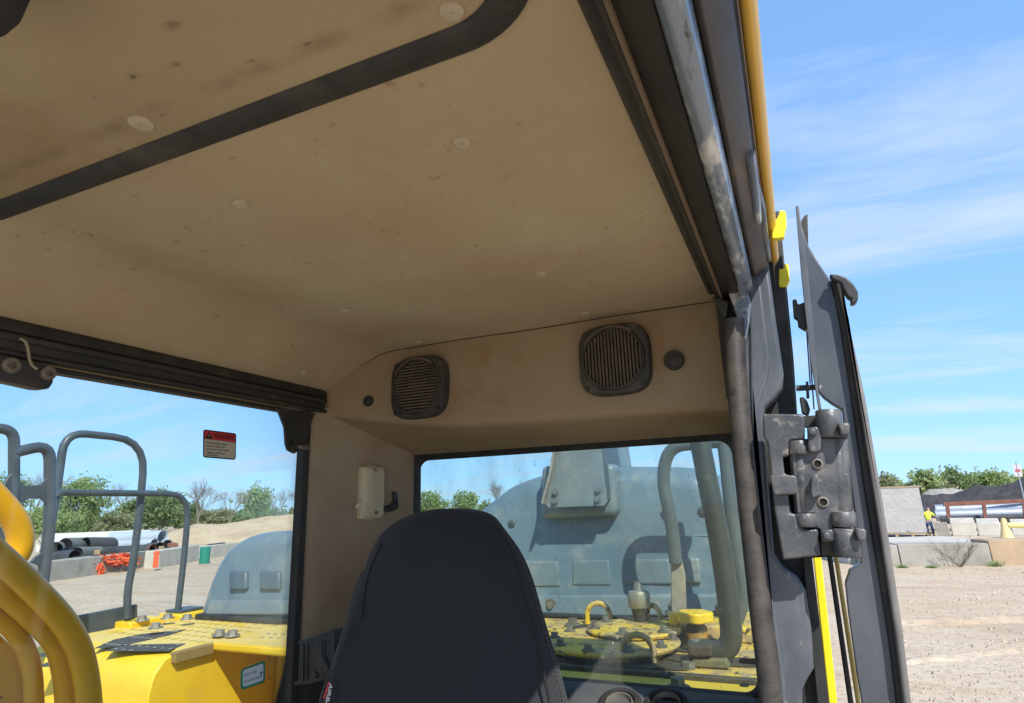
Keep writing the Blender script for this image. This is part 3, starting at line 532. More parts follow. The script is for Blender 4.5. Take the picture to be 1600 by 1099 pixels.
# far hedge as one mass
c = MB()
for px in np.linspace(-60, 520, 60): p = AT(px, 815, 165); p.z = -H; leaves((p.x, p.y, -H+1.8+random.uniform(-.3, .6)), (2.4, 2, 2.2), 260, .34, c, clump=9)
tag(c.build('hedgerow', LF[1], smooth=0, fix=False), 'distant green hedgerow running behind the pipes and sand', 'hedge', kind='stuff')
c = MB()
for px in np.linspace(1360, 1680, 40): p = AT(px, 800, 140); p.z = -H; leaves((p.x, p.y, -H+3.2+random.uniform(-.3, .9)), (2.4, 2, 2.6), 220, .32, c, clump=9)
tag(c.build('hedgerow', LF[0], smooth=0, fix=False), 'distant light green scrub running behind the millings heap', 'hedge', kind='stuff')
c = MB()
for px in np.linspace(560, 1180, 50): p = AT(px, 800, 190); p.z = -H; leaves((p.x, p.y, -H+2.2), (3, 2, 2.4), 120, .38, c, clump=9)
tag(c.build('hedgerow', LF[1], smooth=0, fix=False), 'far low tree line behind the seat and engine hood', 'hedge', kind='stuff')
# dead bush in front of the barrier, weeds
t = thing('dead_bush', G(1502, 886), 'dry leafless bush in front of the concrete barrier', 'bush'); m = MB(); b0 = G(1502, 886.5)
for i in range(11): branch(m, b0, Vector((random.gauss(0, .9), random.gauss(0, .5), .8)).normalized(), random.uniform(.3, .5), .012, 3, .35)
m.build('twigs', BARK, t, smooth=0, fix=False)
for px, py, w_, lb in ((1408, 888, .3, 'small green weed tuft at the first barrier joint'), (1556, 886, .45, 'green weed tuft at the joint by the tan block'), (1456, 888, .22, 'tiny weed tuft left of the dead bush')):
    b0 = G(px, py); c = MB()
    for i in range(70):
        a_ = random.uniform(0, 6.28); q = b0+Vector((math.cos(a_)*w_*random.random(), math.sin(a_)*w_*.5, random.uniform(.05, .3)*w_*2)); r0 = b0+Vector((random.gauss(0, .1), 0, 0)); u = Vector((.02, 0, 0)); c.add([r0-u, r0+u, q], [(0, 1, 2)])
    tag(c.build('weed_tuft', LF[1], smooth=0, fix=False), lb, 'weeds', 'weeds at the barrier foot')
# worker, bending forward, back to the camera
def skin(name, pts, edges, m, parent, sub_=1):
    me = bpy.data.meshes.new(name); off = Vector((0, 0, H))-Vector(parent['org']); me.from_pydata([tuple(Vector(p[0])+off) for p in pts], edges, []); me.materials.append(m)
    o = bpy.data.objects.new(name, me); COL.objects.link(o); o.parent = parent['obj']
    md = o.modifiers.new('skin', 'SKIN'); md.use_smooth_shade = True
    if not me.skin_vertices: 
        bm = bmesh.new(); bm.from_mesh(me); bm.verts.layers.skin.verify(); bm.to_mesh(me); bm.free()
    for i, p in enumerate(pts):
        r_ = p[1]; me.skin_vertices[0].data[i].radius = r_ if isinstance(r_, tuple) else (r_, r_)
        me.skin_vertices[0].data[i].use_root = (i == 0)
    sb = o.modifiers.new('sub', 'SUBSURF'); sb.levels = sub_; sb.render_levels = sub_; return o
pb = G(1455, 838); t = thing('person', pb, 'worker in lime shirt and jeans leaning over beside the wrapped load', 'person'); u, d, up = face(pb); Q = lambda x, y, z: pb + u*x + d*y + up*z
SKN = mat('skin', (.42, .26, .18), .6); LIME = mat('lime_shirt', (.55, .80, .06), .7); JEAN = mat('blue_jeans', (.06, .10, .2), .85); HAIR = mat('brown_cap', (.3, .2, .12), .8); BOOT = mat('boots', (.12, .08, .05), .7)
body = [(Q(0, 0, .92), .13), (Q(.02, .06, 1.15), .13), (Q(.06, .16, 1.38), .14), (Q(.09, .22, 1.5), .055), (Q(.11, .27, 1.6), .09), (Q(.12, .29, 1.68), .08),
 (Q(-.12, .12, 1.38), .06), (Q(-.2, .22, 1.15), .045), (Q(-.12, .42, 1.05), .035), (Q(-.08, .48, 1.02), .035), (Q(.24, .16, 1.38), .06), (Q(.38, .28, 1.2), .045), (Q(.46, .46, 1.14), .035), (Q(.5, .52, 1.12), .03),
 (Q(-.1, 0, .86), .09), (Q(-.13, .03, .48), .062), (Q(-.14, -.02, .1), .045), (Q(-.14, .1, .05), .045), (Q(.1, 0, .86), .09), (Q(.14, .03, .48), .062), (Q(.16, -.02, .1), .045), (Q(.16, .1, .05), .045)]
ed = [(0, 1), (1, 2), (2, 3), (3, 4), (4, 5), (2, 6), (6, 7), (7, 8), (8, 9), (2, 10), (10, 11), (11, 12), (12, 13), (0, 14), (14, 15), (15, 16), (16, 17), (0, 18), (18, 19), (19, 20), (20, 21)]
skin('body', body, ed, SKN, t, 2)
sh = [(Q(0, 0, .9), .165), (Q(.02, .06, 1.15), .17), (Q(.06, .16, 1.38), .17), (Q(-.12, .12, 1.38), .09), (Q(-.19, .2, 1.18), .075), (Q(.24, .16, 1.38), .09), (Q(.36, .26, 1.22), .075), (Q(.09, .21, 1.47), .075)]
skin('shirt', sh, [(0, 1), (1, 2), (2, 3), (3, 4), (2, 5), (5, 6), (2, 7)], LIME, t, 2)
jn = [(Q(0, 0, .9), .155), (Q(-.1, 0, .8), .11), (Q(-.13, .03, .48), .085), (Q(-.14, -.02, .12), .07), (Q(.1, 0, .8), .11), (Q(.14, .03, .48), .085), (Q(.16, -.02, .12), .07)]
skin('jeans', jn, [(0, 1), (1, 2), (2, 3), (0, 4), (4, 5), (5, 6)], JEAN, t, 2)
skin('cap', [(Q(.115, .28, 1.66), .10), (Q(.12, .29, 1.73), .07)], [(0, 1)], HAIR, t, 2)
skin('boot', [(Q(-.14, -.04, .07), .065), (Q(-.14, .14, .05), .055)], [(0, 1)], BOOT, t, 1); skin('boot', [(Q(.16, -.04, .07), .065), (Q(.16, .14, .05), .055)], [(0, 1)], BOOT, t, 1)

# ================================================================== UPPER STRUCTURE OF THE EXCAVATOR (outside the cab)
ZD = -0.5                                          # deck height below the eye
# --- deck on the far side (seen through the side window)
t = thing('side_deck', (-2.6, 1.8, -1.4), 'yellow walkway deck with grip patches outside the side window', 'machine deck')
mb = MB(); prof = [(1.72, -1.3), (1.72, -0.62), (1.735, -0.56), (1.775, -0.515), (1.83, ZD), (3.6, ZD), (3.6, -1.3)]
mb.prism([(-3.05, y, z) for y, z in prof], (0.79, 0, 0)); mb.build('deck_box', YEL, t, bevel=0.006, smooth=40)
mb = MB(); mb.box(-2.255, -1.2, 2.34, 3.6, -1.3, ZD-0.05); mb.build('side_panel', YEL, t, bevel=0.004)
mb = MB(); mb.prism([(-2.262, 1.97, ZD+0.004), (-2.262, 1.97, ZD-0.020), (-2.262, 1.978, ZD-0.027), (-2.262, 2.9, ZD-0.027), (-2.262, 2.9, ZD+0.004)], (1.06, 0, 0)); mb.build('deck_lip', YEL, t, bevel=0.008, seg=3)
DTOP = mat('dusty_yellow_top', (.74, .53, .13), .55, c2=(.68, .50, .17), sc=9, c3=(.76, .48, .03), sc3=7, thr=(.55, .65), c4=(.3, .22, .09), sc4=60, thr4=(.68, .75))
MB().box(-3.03, -2.268, 1.85, 3.6, ZD, ZD+.003).build('deck_top', DTOP, t); MB().box(-2.262, -1.21, 1.99, 2.9, ZD+.004, ZD+.006).build('deck_top', DTOP, t)
mb = MB(); mb.box(-2.27, -2.235, 1.80, 1.975, ZD-0.035, ZD+0.002); mb.build('seam_strip', mat('brown_edge', (.25, .17, .05), .8), t, bevel=0.002)  # dark brown strip along the rim of the deck box
GRIP = mat('grip_patch', (.04, .04, .04), .9, c2=(.085, .082, .07), sc=30, bump=0.6, bsc=90)
for poly in ([(146, 1014), (178, 1000), (222, 991), (292, 984), (264, 993), (184, 1011)], [(162, 1018), (192, 1008), (290, 1006), (264, 1018)], [(391, 999), (428, 987), (490, 987), (490, 999)], [(449, 983), (461, 977), (490, 977), (490, 983)], [(45, 1026), (75, 1019), (105, 1020), (85, 1027)], [(48, 1044), (80, 1034), (110, 1033), (92, 1041)]):
    q = [PZ(x, y, ZD+0.004) for x, y in poly]; o = MB().prism(q, (0, 0, 0.0012)).build('grip_patch', GRIP, t, smooth=0)
    if poly[0][0] > 60:
        m2 = MB(); xs_ = [p_.x for p_ in q]; ys_ = [p_.y for p_ in q]
        from mathutils.geometry import intersect_point_tri_2d
        from mathutils import geometry
        for i in range(7):
            for j in range(3):
                c_ = Vector((min(xs_)+(i+.5)/7*(max(xs_)-min(xs_)), min(ys_)+(j+.5)/3*(max(ys_)-min(ys_)), ZD+0.007)); ins = False; k = len(q)-1
                for n_ in range(len(q)):
                    if (q[n_].y > c_.y) != (q[k].y > c_.y) and c_.x < (q[k].x-q[n_].x)*(c_.y-q[n_].y)/(q[k].y-q[n_].y)+q[n_].x: ins = not ins
                    k = n_
                if ins: m2.lathe(c_, (0, 0, 1), [(.008, 0), (.006, .002), (.001, .0025)], 6)
        if m2.v: o2 = m2.build('grip_studs', mat('pale_stud', (.22, .21, .17), .8), sub(o, t)); o2['kind'] = 'stuff'
m2 = MB()
for i in range(13):
    for j in range(7):
        m2.lathe((-2.92+i*.055+(j % 2)*.02, 2.02+j*.075-.004*i, ZD), (0, 0, 1), [(.018, 0), (.016, .004), (.008, .005), (.007, .001), (.001, .0005)], 8)
o = m2.build('grip_dimples', mat('yellow_dimple', (.55, .37, .05), .6, c2=(.3, .2, .05), sc=40), t); o['kind'] = 'stuff'
def bolt(p, n=(0, 0, 1), r=.014, h=.012, parent=None, m=None, name='bolt'):
    b_ = MB(); n = Vector(n).normalized(); p = Vector(p); b_.cyl(p, p+n*h*.25, r*1.55, n=16); b_.cyl(p+n*h*.25, p+n*h, r, r*.95, n=6); return b_.build(name, m or BOLT, parent, smooth=25)
for (x, y) in ((343, 993), (363, 994), (243, 982), (462, 972), (222, 970), (262, 967), (292, 968)): bolt(PZ(x, y, ZD+.012 if x > 300 else ZD+.03), parent=t, r=.02, h=.022, m=STEEL)
for (x0, x1, y0, y1) in ((-3.06, -2.93, 2.10, 2.28), (-3.06, -2.9, 2.34, 2.52)):
    MB().box(x0, x1, y0, y1, ZD-.01, ZD+.03).build('mount_pad', YEL, t, bevel=.006)
MB().prism([PX(118, 962, -3.06), PX(211, 944, -3.06), PX(211, 972, -3.06), PX(120, 996, -3.06)], (0.02, 0, 0)).build('toe_board', BLUEG, t, bevel=.004)
# --- far-side handrails
def rail(name, label, paths, r_, org, m=BLUEG, group='grey tube handrails outside the side window', extra=None, parts=None):
    t = thing(name, org, label, 'handrail', group)
    for i, (pts, rr) in enumerate(paths): MB().tube(pts, rr, 14, smooth=False).build('rail_tube', m, t, smooth=60)
    return t
X1 = -3.0
f1 = fillet([PX(57, 960, X1), PX(92, 745, X1), PX(101, 675, X1), PX(228, 688, X1), PX(217, 810, X1), PX(208, 880, X1), PX(199, 922, X1), PX(199, 966, X1)], .17)
t = rail('handrail', 'big squared loop of grey tube, tallest handrail over the deck', [(f1, .0175)], .03, PX(199, 966, X1))
f2 = fillet([PX(90, 770, X1+.03), PX(296, 772, X1+.03), PX(288, 870, X1+.03), PX(276, 968, X1+.03)], .13)
t = rail('handrail', 'lower grey tube handrail whose right post stands by the grey hood', [(f2, .0155)], .03, PX(276, 968, X1))
MB().box(-3.04, -2.93, 2.36, 2.50, ZD+.03, ZD+.045).build('foot_plate', BLUEG, t, bevel=.004)
X2 = -2.7
f3 = fillet([PX(-60, 690, X2), PX(-20, 668, X2), PX(22, 672, X2), PX(22, 790, X2), PX(14, 900, X2)], .10)
f4 = fillet([PX(20, 708, X2), PX(78, 694, X2), PX(78, 820, X2), PX(62, 950, X2)], .08)
t = rail('handrail', 'nearest grey tube handrail with welded cross plate, at the left edge', [(f3, .019), (f4, .021)], .03, PX(62, 950, X2))
MB().prism([PX(x, y, X2) for x, y in ((16, 742), (26, 738), (29, 752), (38, 760), (60, 758), (72, 746), (76, 746), (74, 800), (68, 785), (60, 779), (40, 780), (28, 788), (22, 800), (10, 800))], (0.012, 0, 0)).build('cross_plate', BLUEG, t, bevel=.003)
MB().prism([PX(x, y, X2) for x, y in ((-20, 770), (0, 764), (10, 745), (18, 738), (26, 740), (26, 800), (10, 880), (-20, 880))], (0.012, 0, 0)).build('side_plate', BLUEG, t, bevel=.003)
MB().prism([PX(x, y, X2) for x, y in ((71, 850), (66, 862), (52, 870), (44, 880), (56, 882), (62, 892), (68, 892))], (0.012, 0, 0)).build('gusset', BLUEG, t, bevel=.003)
# --- yellow bent tubes near the side window
XT = -1.45; gy = 'yellow bent tubes outside the side window'
def ytube(pts, rad, label, x=XT):
    q = crom([PX(a_, b_, x) for a_, b_ in pts], 6); tag(MB().tube(q, rad, 20, smooth=False).build('yellow_tube', YTUBE, smooth=60), label, 'tube', gy)
ytube([(-90, 800), (-40, 838), (10, 880), (60, 928), (100, 972), (124, 1015), (135, 1060), (140, 1110), (143, 1180)], .0245, 'thickest yellow tube, running down from the left edge, outermost bend')
ytube([(-90, 850), (-40, 888), (10, 928), (55, 968), (88, 1005), (101, 1050), (106, 1100), (108, 1180)], .024, 'second yellow tube, tucked under the thickest one', XT-.07)
ytube([(-90, 930), (-40, 945), (10, 975), (38, 1010), (50, 1050), (54, 1110), (55, 1180)], .018, 'innermost thin yellow tube nearest the lower left corner', XT-.1)
ytube([(-80, 720), (-30, 757), (0, 785), (24, 815), (32, 843), (25, 868), (0, 885), (-40, 880)], .026, 'hooked yellow tube curling back above the others', XT-.15)
tag(MB().prism([PX(x, y, XT-.13) for x, y in ((-60, 985), (0, 990), (30, 1020), (48, 1060), (70, 1110), (75, 1180), (-60, 1180))], (-.02, 0, 0)).build('yellow_plate', YTUBE, bevel=.004), 'flat yellow steel plate behind the tubes in the lower left corner', 'plate')

# --- hoods: pressed plastic covers; an XZ outline swept along Y with a rounded front edge
def hood(name, label, prof, y0, y1, org, er=.10, lean=.0):
    t = thing(name, org, label, 'engine hood'); mb = MB(); P_ = [Vector((x, 0, z)) for x, z in prof]; P_ = crom(P_, 5)
    cx = sum(p.x for p in P_)/len(P_); zb = P_[0].z; rows = []
    def ins(k):                                    # inset outline by k metres (base stays on the deck)
        out = []
        for i, p in enumerate(P_):
            a, b = P_[max(i-1, 0)], P_[min(i+1, len(P_)-1)]; n = Vector((-(b.z-a.z), 0, (b.x-a.x))).normalized(); q = p-n*k; q.z = max(q.z, zb); out.append(q)
        return out
    for q_ in range(9):
        th_ = q_/8*math.pi/2; k = er*(1-math.sin(th_)); y = y0+er*(1-math.cos(th_)); rows.append([(p.x, y+lean*max(0, p.z-zb), p.z) for p in ins(k)])
    base = ins(er); m0 = len(base)
    for y in np.linspace(y0+er+.05, y1, 8): rows.append([(p.x, y+lean*max(0, p.z-zb), p.z) for p in P_])
    front = []
    for j in range(12): f_ = j/12; front.append([(cx+(p.x-cx)*f_, y0+lean*max(0, (zb+(p.z-zb)*f_)-zb)-.02*(1-f_**2), zb+(p.z-zb)*f_) for p in base])
    mb.grid(front+rows); o = mb.build('shell', HOOD, t, smooth=75); return t
def hp(pts, y): return [(PY(a_, b_, y).x, PY(a_, b_, y).z) for a_, b_ in pts]
pf = hp([(745, 800), (790, 764), (820, 750), (850, 741), (900, 734), (960, 729), (1030, 729), (1080, 731), (1108, 743), (1130, 766), (1146, 800), (1157, 850), (1164, 905)], 3.0)
pf = [(-1.76, ZD+.02), (-1.75, -.30), (-1.70, -.15), (-1.64, -.06)] + pf + [(-.245, ZD+.02)]
th = hood('engine_hood', 'large blue grey rounded engine hood behind the rear window', pf, 2.93, 4.5, (-1, 3, ZD), er=.10, lean=.06)
# pressed pads and ribs on its front face
HOODP = mat('hood_pad', (0.125, 0.17, 0.19), 0.34, c2=(0.165, 0.205, 0.215), sc=3, c3=(0.27, 0.275, 0.24), sc3=8, thr=(0.52, 0.8), bump=0.15, bsc=14)
for (xa, xb, ya, yb) in ((770, 872, 876, 918), (893, 952, 874, 916), (974, 1046, 873, 914), (1062, 1092, 872, 912)):
    q0, q1, q2, q3 = PY(xa, ya, 2.925), PY(xb, ya, 2.925), PY(xb+4, yb, 2.912), PY(xa, yb, 2.912)
    MB().prism([q0, q1, q2, q3], (0, .06, 0)).build('pressed_pad', HOODP, th, bevel=.012, seg=4)
MB().prism([PY(700, 932, 2.9), PY(1150, 928, 2.9), PY(1152, 962, 2.88), PY(700, 968, 2.88)], (0, .08, 0)).build('lower_skirt', HOODP, th, bevel=.012, seg=3)
MB().box(-1.72, -.18, 2.87, 4.5, ZD, ZD+.022).build('base_seal', RUB, th, bevel=.008)
# louvre slots on its right flank
for k in range(5): MB().obox((-.235, 3.2+.12*k, -.05), (1, 0, 0), (0, 1, 0), (0, 0, 1), .01, .03, .12).build('louvre', DARK, th, bevel=.003)
for (x, y) in ((861, 945), (1055, 946)): bolt(PY(x, y, 2.895), (0, -1, 0), parent=th, r=.018, h=.02)
for (x0, x1, y_) in ((700, 1150, 840),): MB().tube([PY(x0, y_, 2.95), PY(x1-6, y_-3, 2.95)], .006, 8, smooth=False).build('pressed_rib', HOODP, th, smooth=60)
for (x, y) in ((800, 820), (1098, 800)): MB().lathe(PY(x, y, 2.955), (0, -1, 0), [(.022, 0), (.022, .006), (.016, .010), (.001, .010)], 18).build('latch', BLUEG, th, smooth=40)
# bracket plate bolted to the hood
t = thing('hood_bracket', PY(900, 790, 2.85), 'grey tapered bracket plate with four bolts standing up from the hood', 'bracket')
YB = 2.80
MB().prism([PY(x, y, YB) for x, y in ((850, 786), (856, 794), (944, 791), (949, 784), (946, 760), (932, 640), (878, 640), (862, 740))], (0, .012, 0)).build('plate', mat('bracket_paint', (.16, .20, .215), .42, c2=(.21, .24, .24), sc=8, c3=(.3, .3, .27), sc3=14, thr=(.55, .8), bump=.2, bsc=40), t, bevel=.003)
MB().prism([PY(850, 786, YB-.002), PY(862, 740, YB-.002), PY(878, 640, YB-.002), PY(881, 640, YB-.002), PY(865, 742, YB-.002), PY(853, 788, YB-.002)], (0, -.04, 0)).build('flange', mat('scuffed_edge', (.4, .37, .32), .5, c2=(.25, .24, .22), sc=20), t, bevel=.001)
MB().prism([PY(949, 780, YB+.002), PY(946, 745, YB+.002), PY(932, 640, YB+.002), PY(929.5, 640, YB+.002), PY(943, 745, YB+.002), PY(946, 783, YB+.002)], (0, .3, 0)).build('flange', BLUEG, t, bevel=.001)
for (x, y) in ((868, 770), (867, 784), (935, 766), (934, 781)): bolt(PY(x, y, YB), (0, -1, 0), parent=t, r=.0115, h=.016, m=mat('grey_bolt', (.14, .16, .165), .5))
MB().prism([PY(930, 640, 3.1), PY(952, 640, 3.1), PY(966, 730, 3.1), PY(940, 745, 3.1)], (0, .3, 0)).build('rear_stay', HOODP, t, bevel=.01)
mb = MB(); mb.prism([PY(845, 728, 2.86), PY(960, 724, 2.86), PY(962, 806, 2.86), PY(843, 812, 2.86)], (0, .14, 0)); mb.build('mounting_boss', HOODP, th, bevel=.03, seg=5)
pf = hp([(322, 962), (331, 920), (342, 885), (356, 858), (376, 840), (402, 830), (440, 826), (485, 825)], 2.5)
pf = [(x, z-.012) for x, z in pf]
pf = pf + [(-1.9, pf[-1][1]+.005), (-1.7, pf[-1][1]-.03), (-1.62, -.3), (-1.6, ZD+.02)]
SHD = hood('small_hood', 'low rounded grey hood beyond the deck, cut off by the pillar', pf, 2.42, 2.85, (-2.2, 2.9, ZD), er=.09, lean=.10)
MB().prism([PY(326, 938, 2.40), PY(500, 938, 2.40), PY(500, 962, 2.385), PY(319, 962, 2.385)], (0, .1, 0)).build('hood_rim', HOODP, SHD, bevel=.012, seg=4)
o = MB().box(-2.84, -1.5, 2.37, 3.5, ZD+.001, ZD+.03).build('hood_seal', RUB, SHD, bevel=.008)
o = bolt(PY(440, 941, 2.44), (0, -1, 0), r=.018, h=.02, m=STEEL, name='hood_fastener', parent=SHD)
for (xa, xb) in ((357, 384), (404, 436), (452, 484)):
    o = MB().prism([PY(xa, 893, 2.415), PY(xb, 893, 2.415), PY(xb, 922, 2.400), PY(xa, 922, 2.400)], (0, .1, 0)).build('hood_recess', mat('hood_recess_grey', (.075, .11, .135), .4), SHD, bevel=.01, seg=3)

# --- rear deck with tank covers
t = thing('rear_deck', (-.9, 2.4, -1.3), 'yellow tank deck behind the cab, dusty and oil stained', 'machine deck')
MB().box(-1.72, .02, 2.065, 4.4, -1.2, ZD-.002).build('tank_top', YDIR, t, bevel=.006)
MB().box(-1.55, .015, 1.79, 2.055, ZD-.04, ZD-.012).build('front_plate', mat('front_deck_yellow', (.70, .47, .03), .5, c2=(.6, .42, .06), sc=4, c3=(.3, .22, .06), sc3=9, thr=(.62, .75), c4=(.08, .06, .03), sc4=50, thr4=(.7, .75)), t, bevel=.008, seg=3)
MB().box(-1.5, .0, 1.82, 2.05, -1.2, ZD-.045).build('front_wall', YEL, t)
MB().box(-1.6, .01, 2.05, 2.075, ZD-.02, ZD+.003).build('oily_seam', GRIME, t, bevel=.004)
for (x, y, z_) in ((1077, 1051, ZD-.012), (1060, 1077, ZD-.012), (895, 978, ZD), (1126, 959, ZD+.06), (1052, 958, ZD+.06), (1167, 974, ZD), (893, 997, ZD)): bolt(PZ(x, y, z_), parent=t, r=.022, h=.03)
o = MB().cyl(PZ(1163, 1072, ZD-.012), PZ(1163, 1072, ZD-.012)+Vector((0, 0, .002)), .013, n=16).build('plug_hole', DARK, t)
MB().box(-.52, -.22, 2.55, 2.9, ZD-.002, ZD+.055).build('raised_pad', YDIR, t, bevel=.01, seg=3)
MB().box(-.20, .02, 2.5, 2.62, ZD, ZD+.03).build('edge_bar', YEL, t, bevel=.006)
def dirtpatch(c_, rx, ry, seed, z=ZD+.001):
    pts = []; 
    for i in range(40):
        a_ = 2*math.pi*i/40; k = 1+.35*mnoise.noise((math.cos(a_)*1.7+seed, math.sin(a_)*1.7, seed)); pts.append((c_.x+rx*k*math.cos(a_), c_.y+ry*k*math.sin(a_), z))
    return MB().prism(pts, (0, 0, .004)).build('grime_patch', GRIME, t)
dirtpatch(PZ(950, 1034, ZD), .26, .06, 1.3); dirtpatch(PZ(1030, 1010, ZD), .07, .13, 5.1); dirtpatch(PZ(1060, 990, ZD), .13, .08, 9.2); dirtpatch(PZ(1100, 1032, ZD), .2, .05, 4.4)
for i_ in range(9): dirtpatch(Vector((random.uniform(-1.0, -.15), random.uniform(2.1, 2.85), 0)), random.uniform(.02, .07), random.uniform(.015, .05), i_*3.7+.5)
MB().tube([PZ(905, 1022, ZD+.012), PZ(880, 1012, ZD+.012), PZ(868, 992, ZD+.012)], .008, 8).build('dirty_hose', GRIME, t, smooth=60)
for (x, y) in ((915, 1030), (1018, 1036), (1105, 1012), (1045, 1000), (1092, 998)): bolt(PZ(x, y, ZD), parent=t, r=.016, h=.02, m=GRIME if x % 2 else BOLT)
# round inspection cover
c_ = PZ(957, 1003, ZD+.028); t = thing('tank_cover', (c_.x, c_.y, ZD), 'big round bolted yellow cover plate on the rear deck', 'tank cover')
mb = MB(); mb.lathe((c_.x, c_.y, ZD-.002), (0, 0, 1), [(.205, 0), (.20, .024)], 48); mb.build('collar', mat('collar_yellow', (.62, .40, .03), .6, c2=(.10, .075, .03), sc=14, mixr=(.45, .55), bump=.6, bsc=60), t)
mb = MB(); mb.lathe((c_.x, c_.y, ZD+.022), (0, 0, 1), [(.001, 0), (.232, 0), (.236, .008), (.232, .016), (.001, .017)], 64); mb.build('plate', YDIR, t)
for i in range(10):
    a_ = 2*math.pi*i/10+.2; bolt((c_.x+.208*math.cos(a_), c_.y+.208*math.sin(a_), ZD+.038), parent=t, r=.014, h=.02)
c2_ = PZ(990, 983, ZD+.05); t = thing('tank_cover', (c2_.x, c2_.y, ZD), 'smaller raised yellow cover plate behind the round one', 'tank cover')
mb = MB(); mb.lathe((c2_.x, c2_.y, ZD-.002), (0, 0, 1), [(.155, 0), (.155, .046)], 40); mb.build('collar', GRIME, t)
mb = MB(); mb.lathe((c2_.x, c2_.y, ZD+.044), (0, 0, 1), [(.001, 0), (.17, 0), (.174, .008), (.17, .014), (.001, .015)], 48); mb.build('plate', YDIR, t)
for i in range(6):
    a_ = 2*math.pi*i/6+.5; bolt((c2_.x+.148*math.cos(a_), c2_.y+.148*math.sin(a_), ZD+.059), parent=t, r=.014, h=.02)
def eye(px, py, z, label, yaw=0.2, r_=.05, h=.07):
    b_ = PZ(px, py, z); u = Vector((math.cos(yaw), math.sin(yaw), 0)); q = [b_+u*-r_, b_+u*-r_+Vector((0, 0, h*.5))]+[b_+u*(-r_*math.cos(k*math.pi/8))+Vector((0, 0, h*.5+r_*math.sin(k*math.pi/8))) for k in range(1, 8)]+[b_+u*r_+Vector((0, 0, h*.5)), b_+u*r_]
    tag(MB().tube(q, .011, 10, smooth=False).build('lifting_eye', YDIR, smooth=60), label, 'lifting eye', 'bent rod lifting eyes on the rear deck')
eye(936, 975, ZD, 'yellow rod lifting eye left of the breather'); eye(998, 1036, ZD+.002, 'stained yellow lifting eye nearest the cab, in front of the covers'); eye(1022, 972, ZD+.02, 'yellow rod lifting eye partly behind the breather', yaw=-.6, r_=.04, h=.05)
# breather
q = PY(1001, 972, 2.55); t = thing('breather', q, 'silver cylindrical tank breather with a nut on top', 'breather')
mb = MB(); mb.lathe(q, (0, 0, 1), [(.001, 0), (.024, 0), (.026, .02), (.03, .035), (.034, .05), (.001, .05)], 20); mb.build('neck', GRIME, t)
mb = MB(); mb.lathe(q+Vector((0, 0, .05)), (0, 0, 1), [(.001, 0), (.036, .0), (.042, .006), (.043, .05), (.038, .062), (.02, .066), (.001, .066)], 32); mb.build('canister', mat('zinc_canister', (.36, .34, .26), .45, .35, c2=(.28, .26, .2), sc=30), t, smooth=50)
mb = MB(); mb.cyl(q+Vector((0, 0, .115)), q+Vector((0, 0, .138)), .019, .018, n=6); mb.cyl(q+Vector((0, 0, .138)), q+Vector((0, 0, .146)), .013, n=12); mb.build('nut', STEEL, t, smooth=25)
MB().lathe(q-Vector((0, 0, .035)), (0, 0, 1), [(.03, 0), (.03, .02), (.024, .036), (.001, .036)], 16).build('boss', YDIR, t)
# filler cap with lobes
q = PY(1088, 992, 2.5); t = thing('filler_cap', q, 'yellow lobed fuel filler cap on its short neck', 'filler cap')
MB().lathe(q-Vector((0, 0, .03)), (0, 0, 1), [(.04, 0), (.042, .04), (.001, .041)], 20).build('neck', mat('rusty_yellow', (.45, .25, .04), .7, c2=(.25, .12, .04), sc=30), t)
mb = MB(); pts = []
for i in range(100):
    a_ = 2*math.pi*i/100; rr = .062+.005*math.copysign(abs(math.cos(5*a_))**.6, math.cos(5*a_)); pts.append((q.x+rr*math.cos(a_), q.y+rr*math.sin(a_), q.z+.045))
mb.prism(pts, (0, 0, .034)); mb.build('cap', YEL, t, bevel=.005, seg=3, smooth=40)
MB().cyl(q+Vector((0, 0, .01)), q+Vector((0, 0, .05)), .03, n=16).build('stem', BRWN, t)
MB().obox(q+Vector((-.075, 0, .05)), (1, 0, 0), (0, 1, 0), (0, 0, 1), .018, .02, .022).build('hasp', YEL, t, bevel=.008, seg=3)
# --- handrails behind the rear window
YR = 2.62
GR2 = mat('rear_rail_paint', (.075, .092, .092), .42, c2=(.11, .125, .115), sc=12, c3=(.2, .185, .14), sc3=20, thr=(.6, .8), bump=.15, bsc=40)
t = thing('handrail', PY(1055, 962, YR), 'grey hoop handrail standing on the rear deck by the hood', 'handrail', 'grey handrails behind the rear window')
MB().tube(fillet([PY(1056, 880, YR), PY(1050, 820, YR), PY(1034, 745, YR), PY(1046, 697, YR), PY(1146, 688, YR)], .10, 6), .026, 16, smooth=False).build('rail_tube', GR2, t, smooth=60)
MB().prism([PY(1047, 862, YR), PY(1062, 862, YR), PY(1070, 900, YR), PY(1072, 958, YR), PY(1049, 960, YR), PY(1048, 900, YR)], (0, .02, 0)).build('flat_leg', mat('brown_leg', (.27, .235, .18), .6, c2=(.34, .29, .22), sc=30), t, bevel=.004)
MB().prism([PY(1040, 957, YR-.02), PY(1082, 957, YR-.02), PY(1082, 963, YR-.02), PY(1040, 963, YR-.02)], (0, .1, 0)).build('foot_plate', GR2, t, bevel=.003)
t = thing('handrail', PY(1155, 970, YR+.05), 'grey upright handrail with kinked foot beside the rear window edge', 'handrail', 'grey handrails behind the rear window')
MB().tube(fillet([PY(1126, 660, YR), PY(1134, 720, YR), PY(1142, 800, YR), PY(1154, 880, YR), PY(1163, 930, YR), PY(1156, 955, YR), PY(1150, 972, YR)], .09, 6), .025, 16, smooth=False).build('rail_tube', GR2, t, smooth=60)
MB().tube([PY(1092, 655, YR+.05), PY(1132, 700, YR+.02)], .018, 12, smooth=False).build('brace', GR2, t, smooth=60)
YG = 2.20
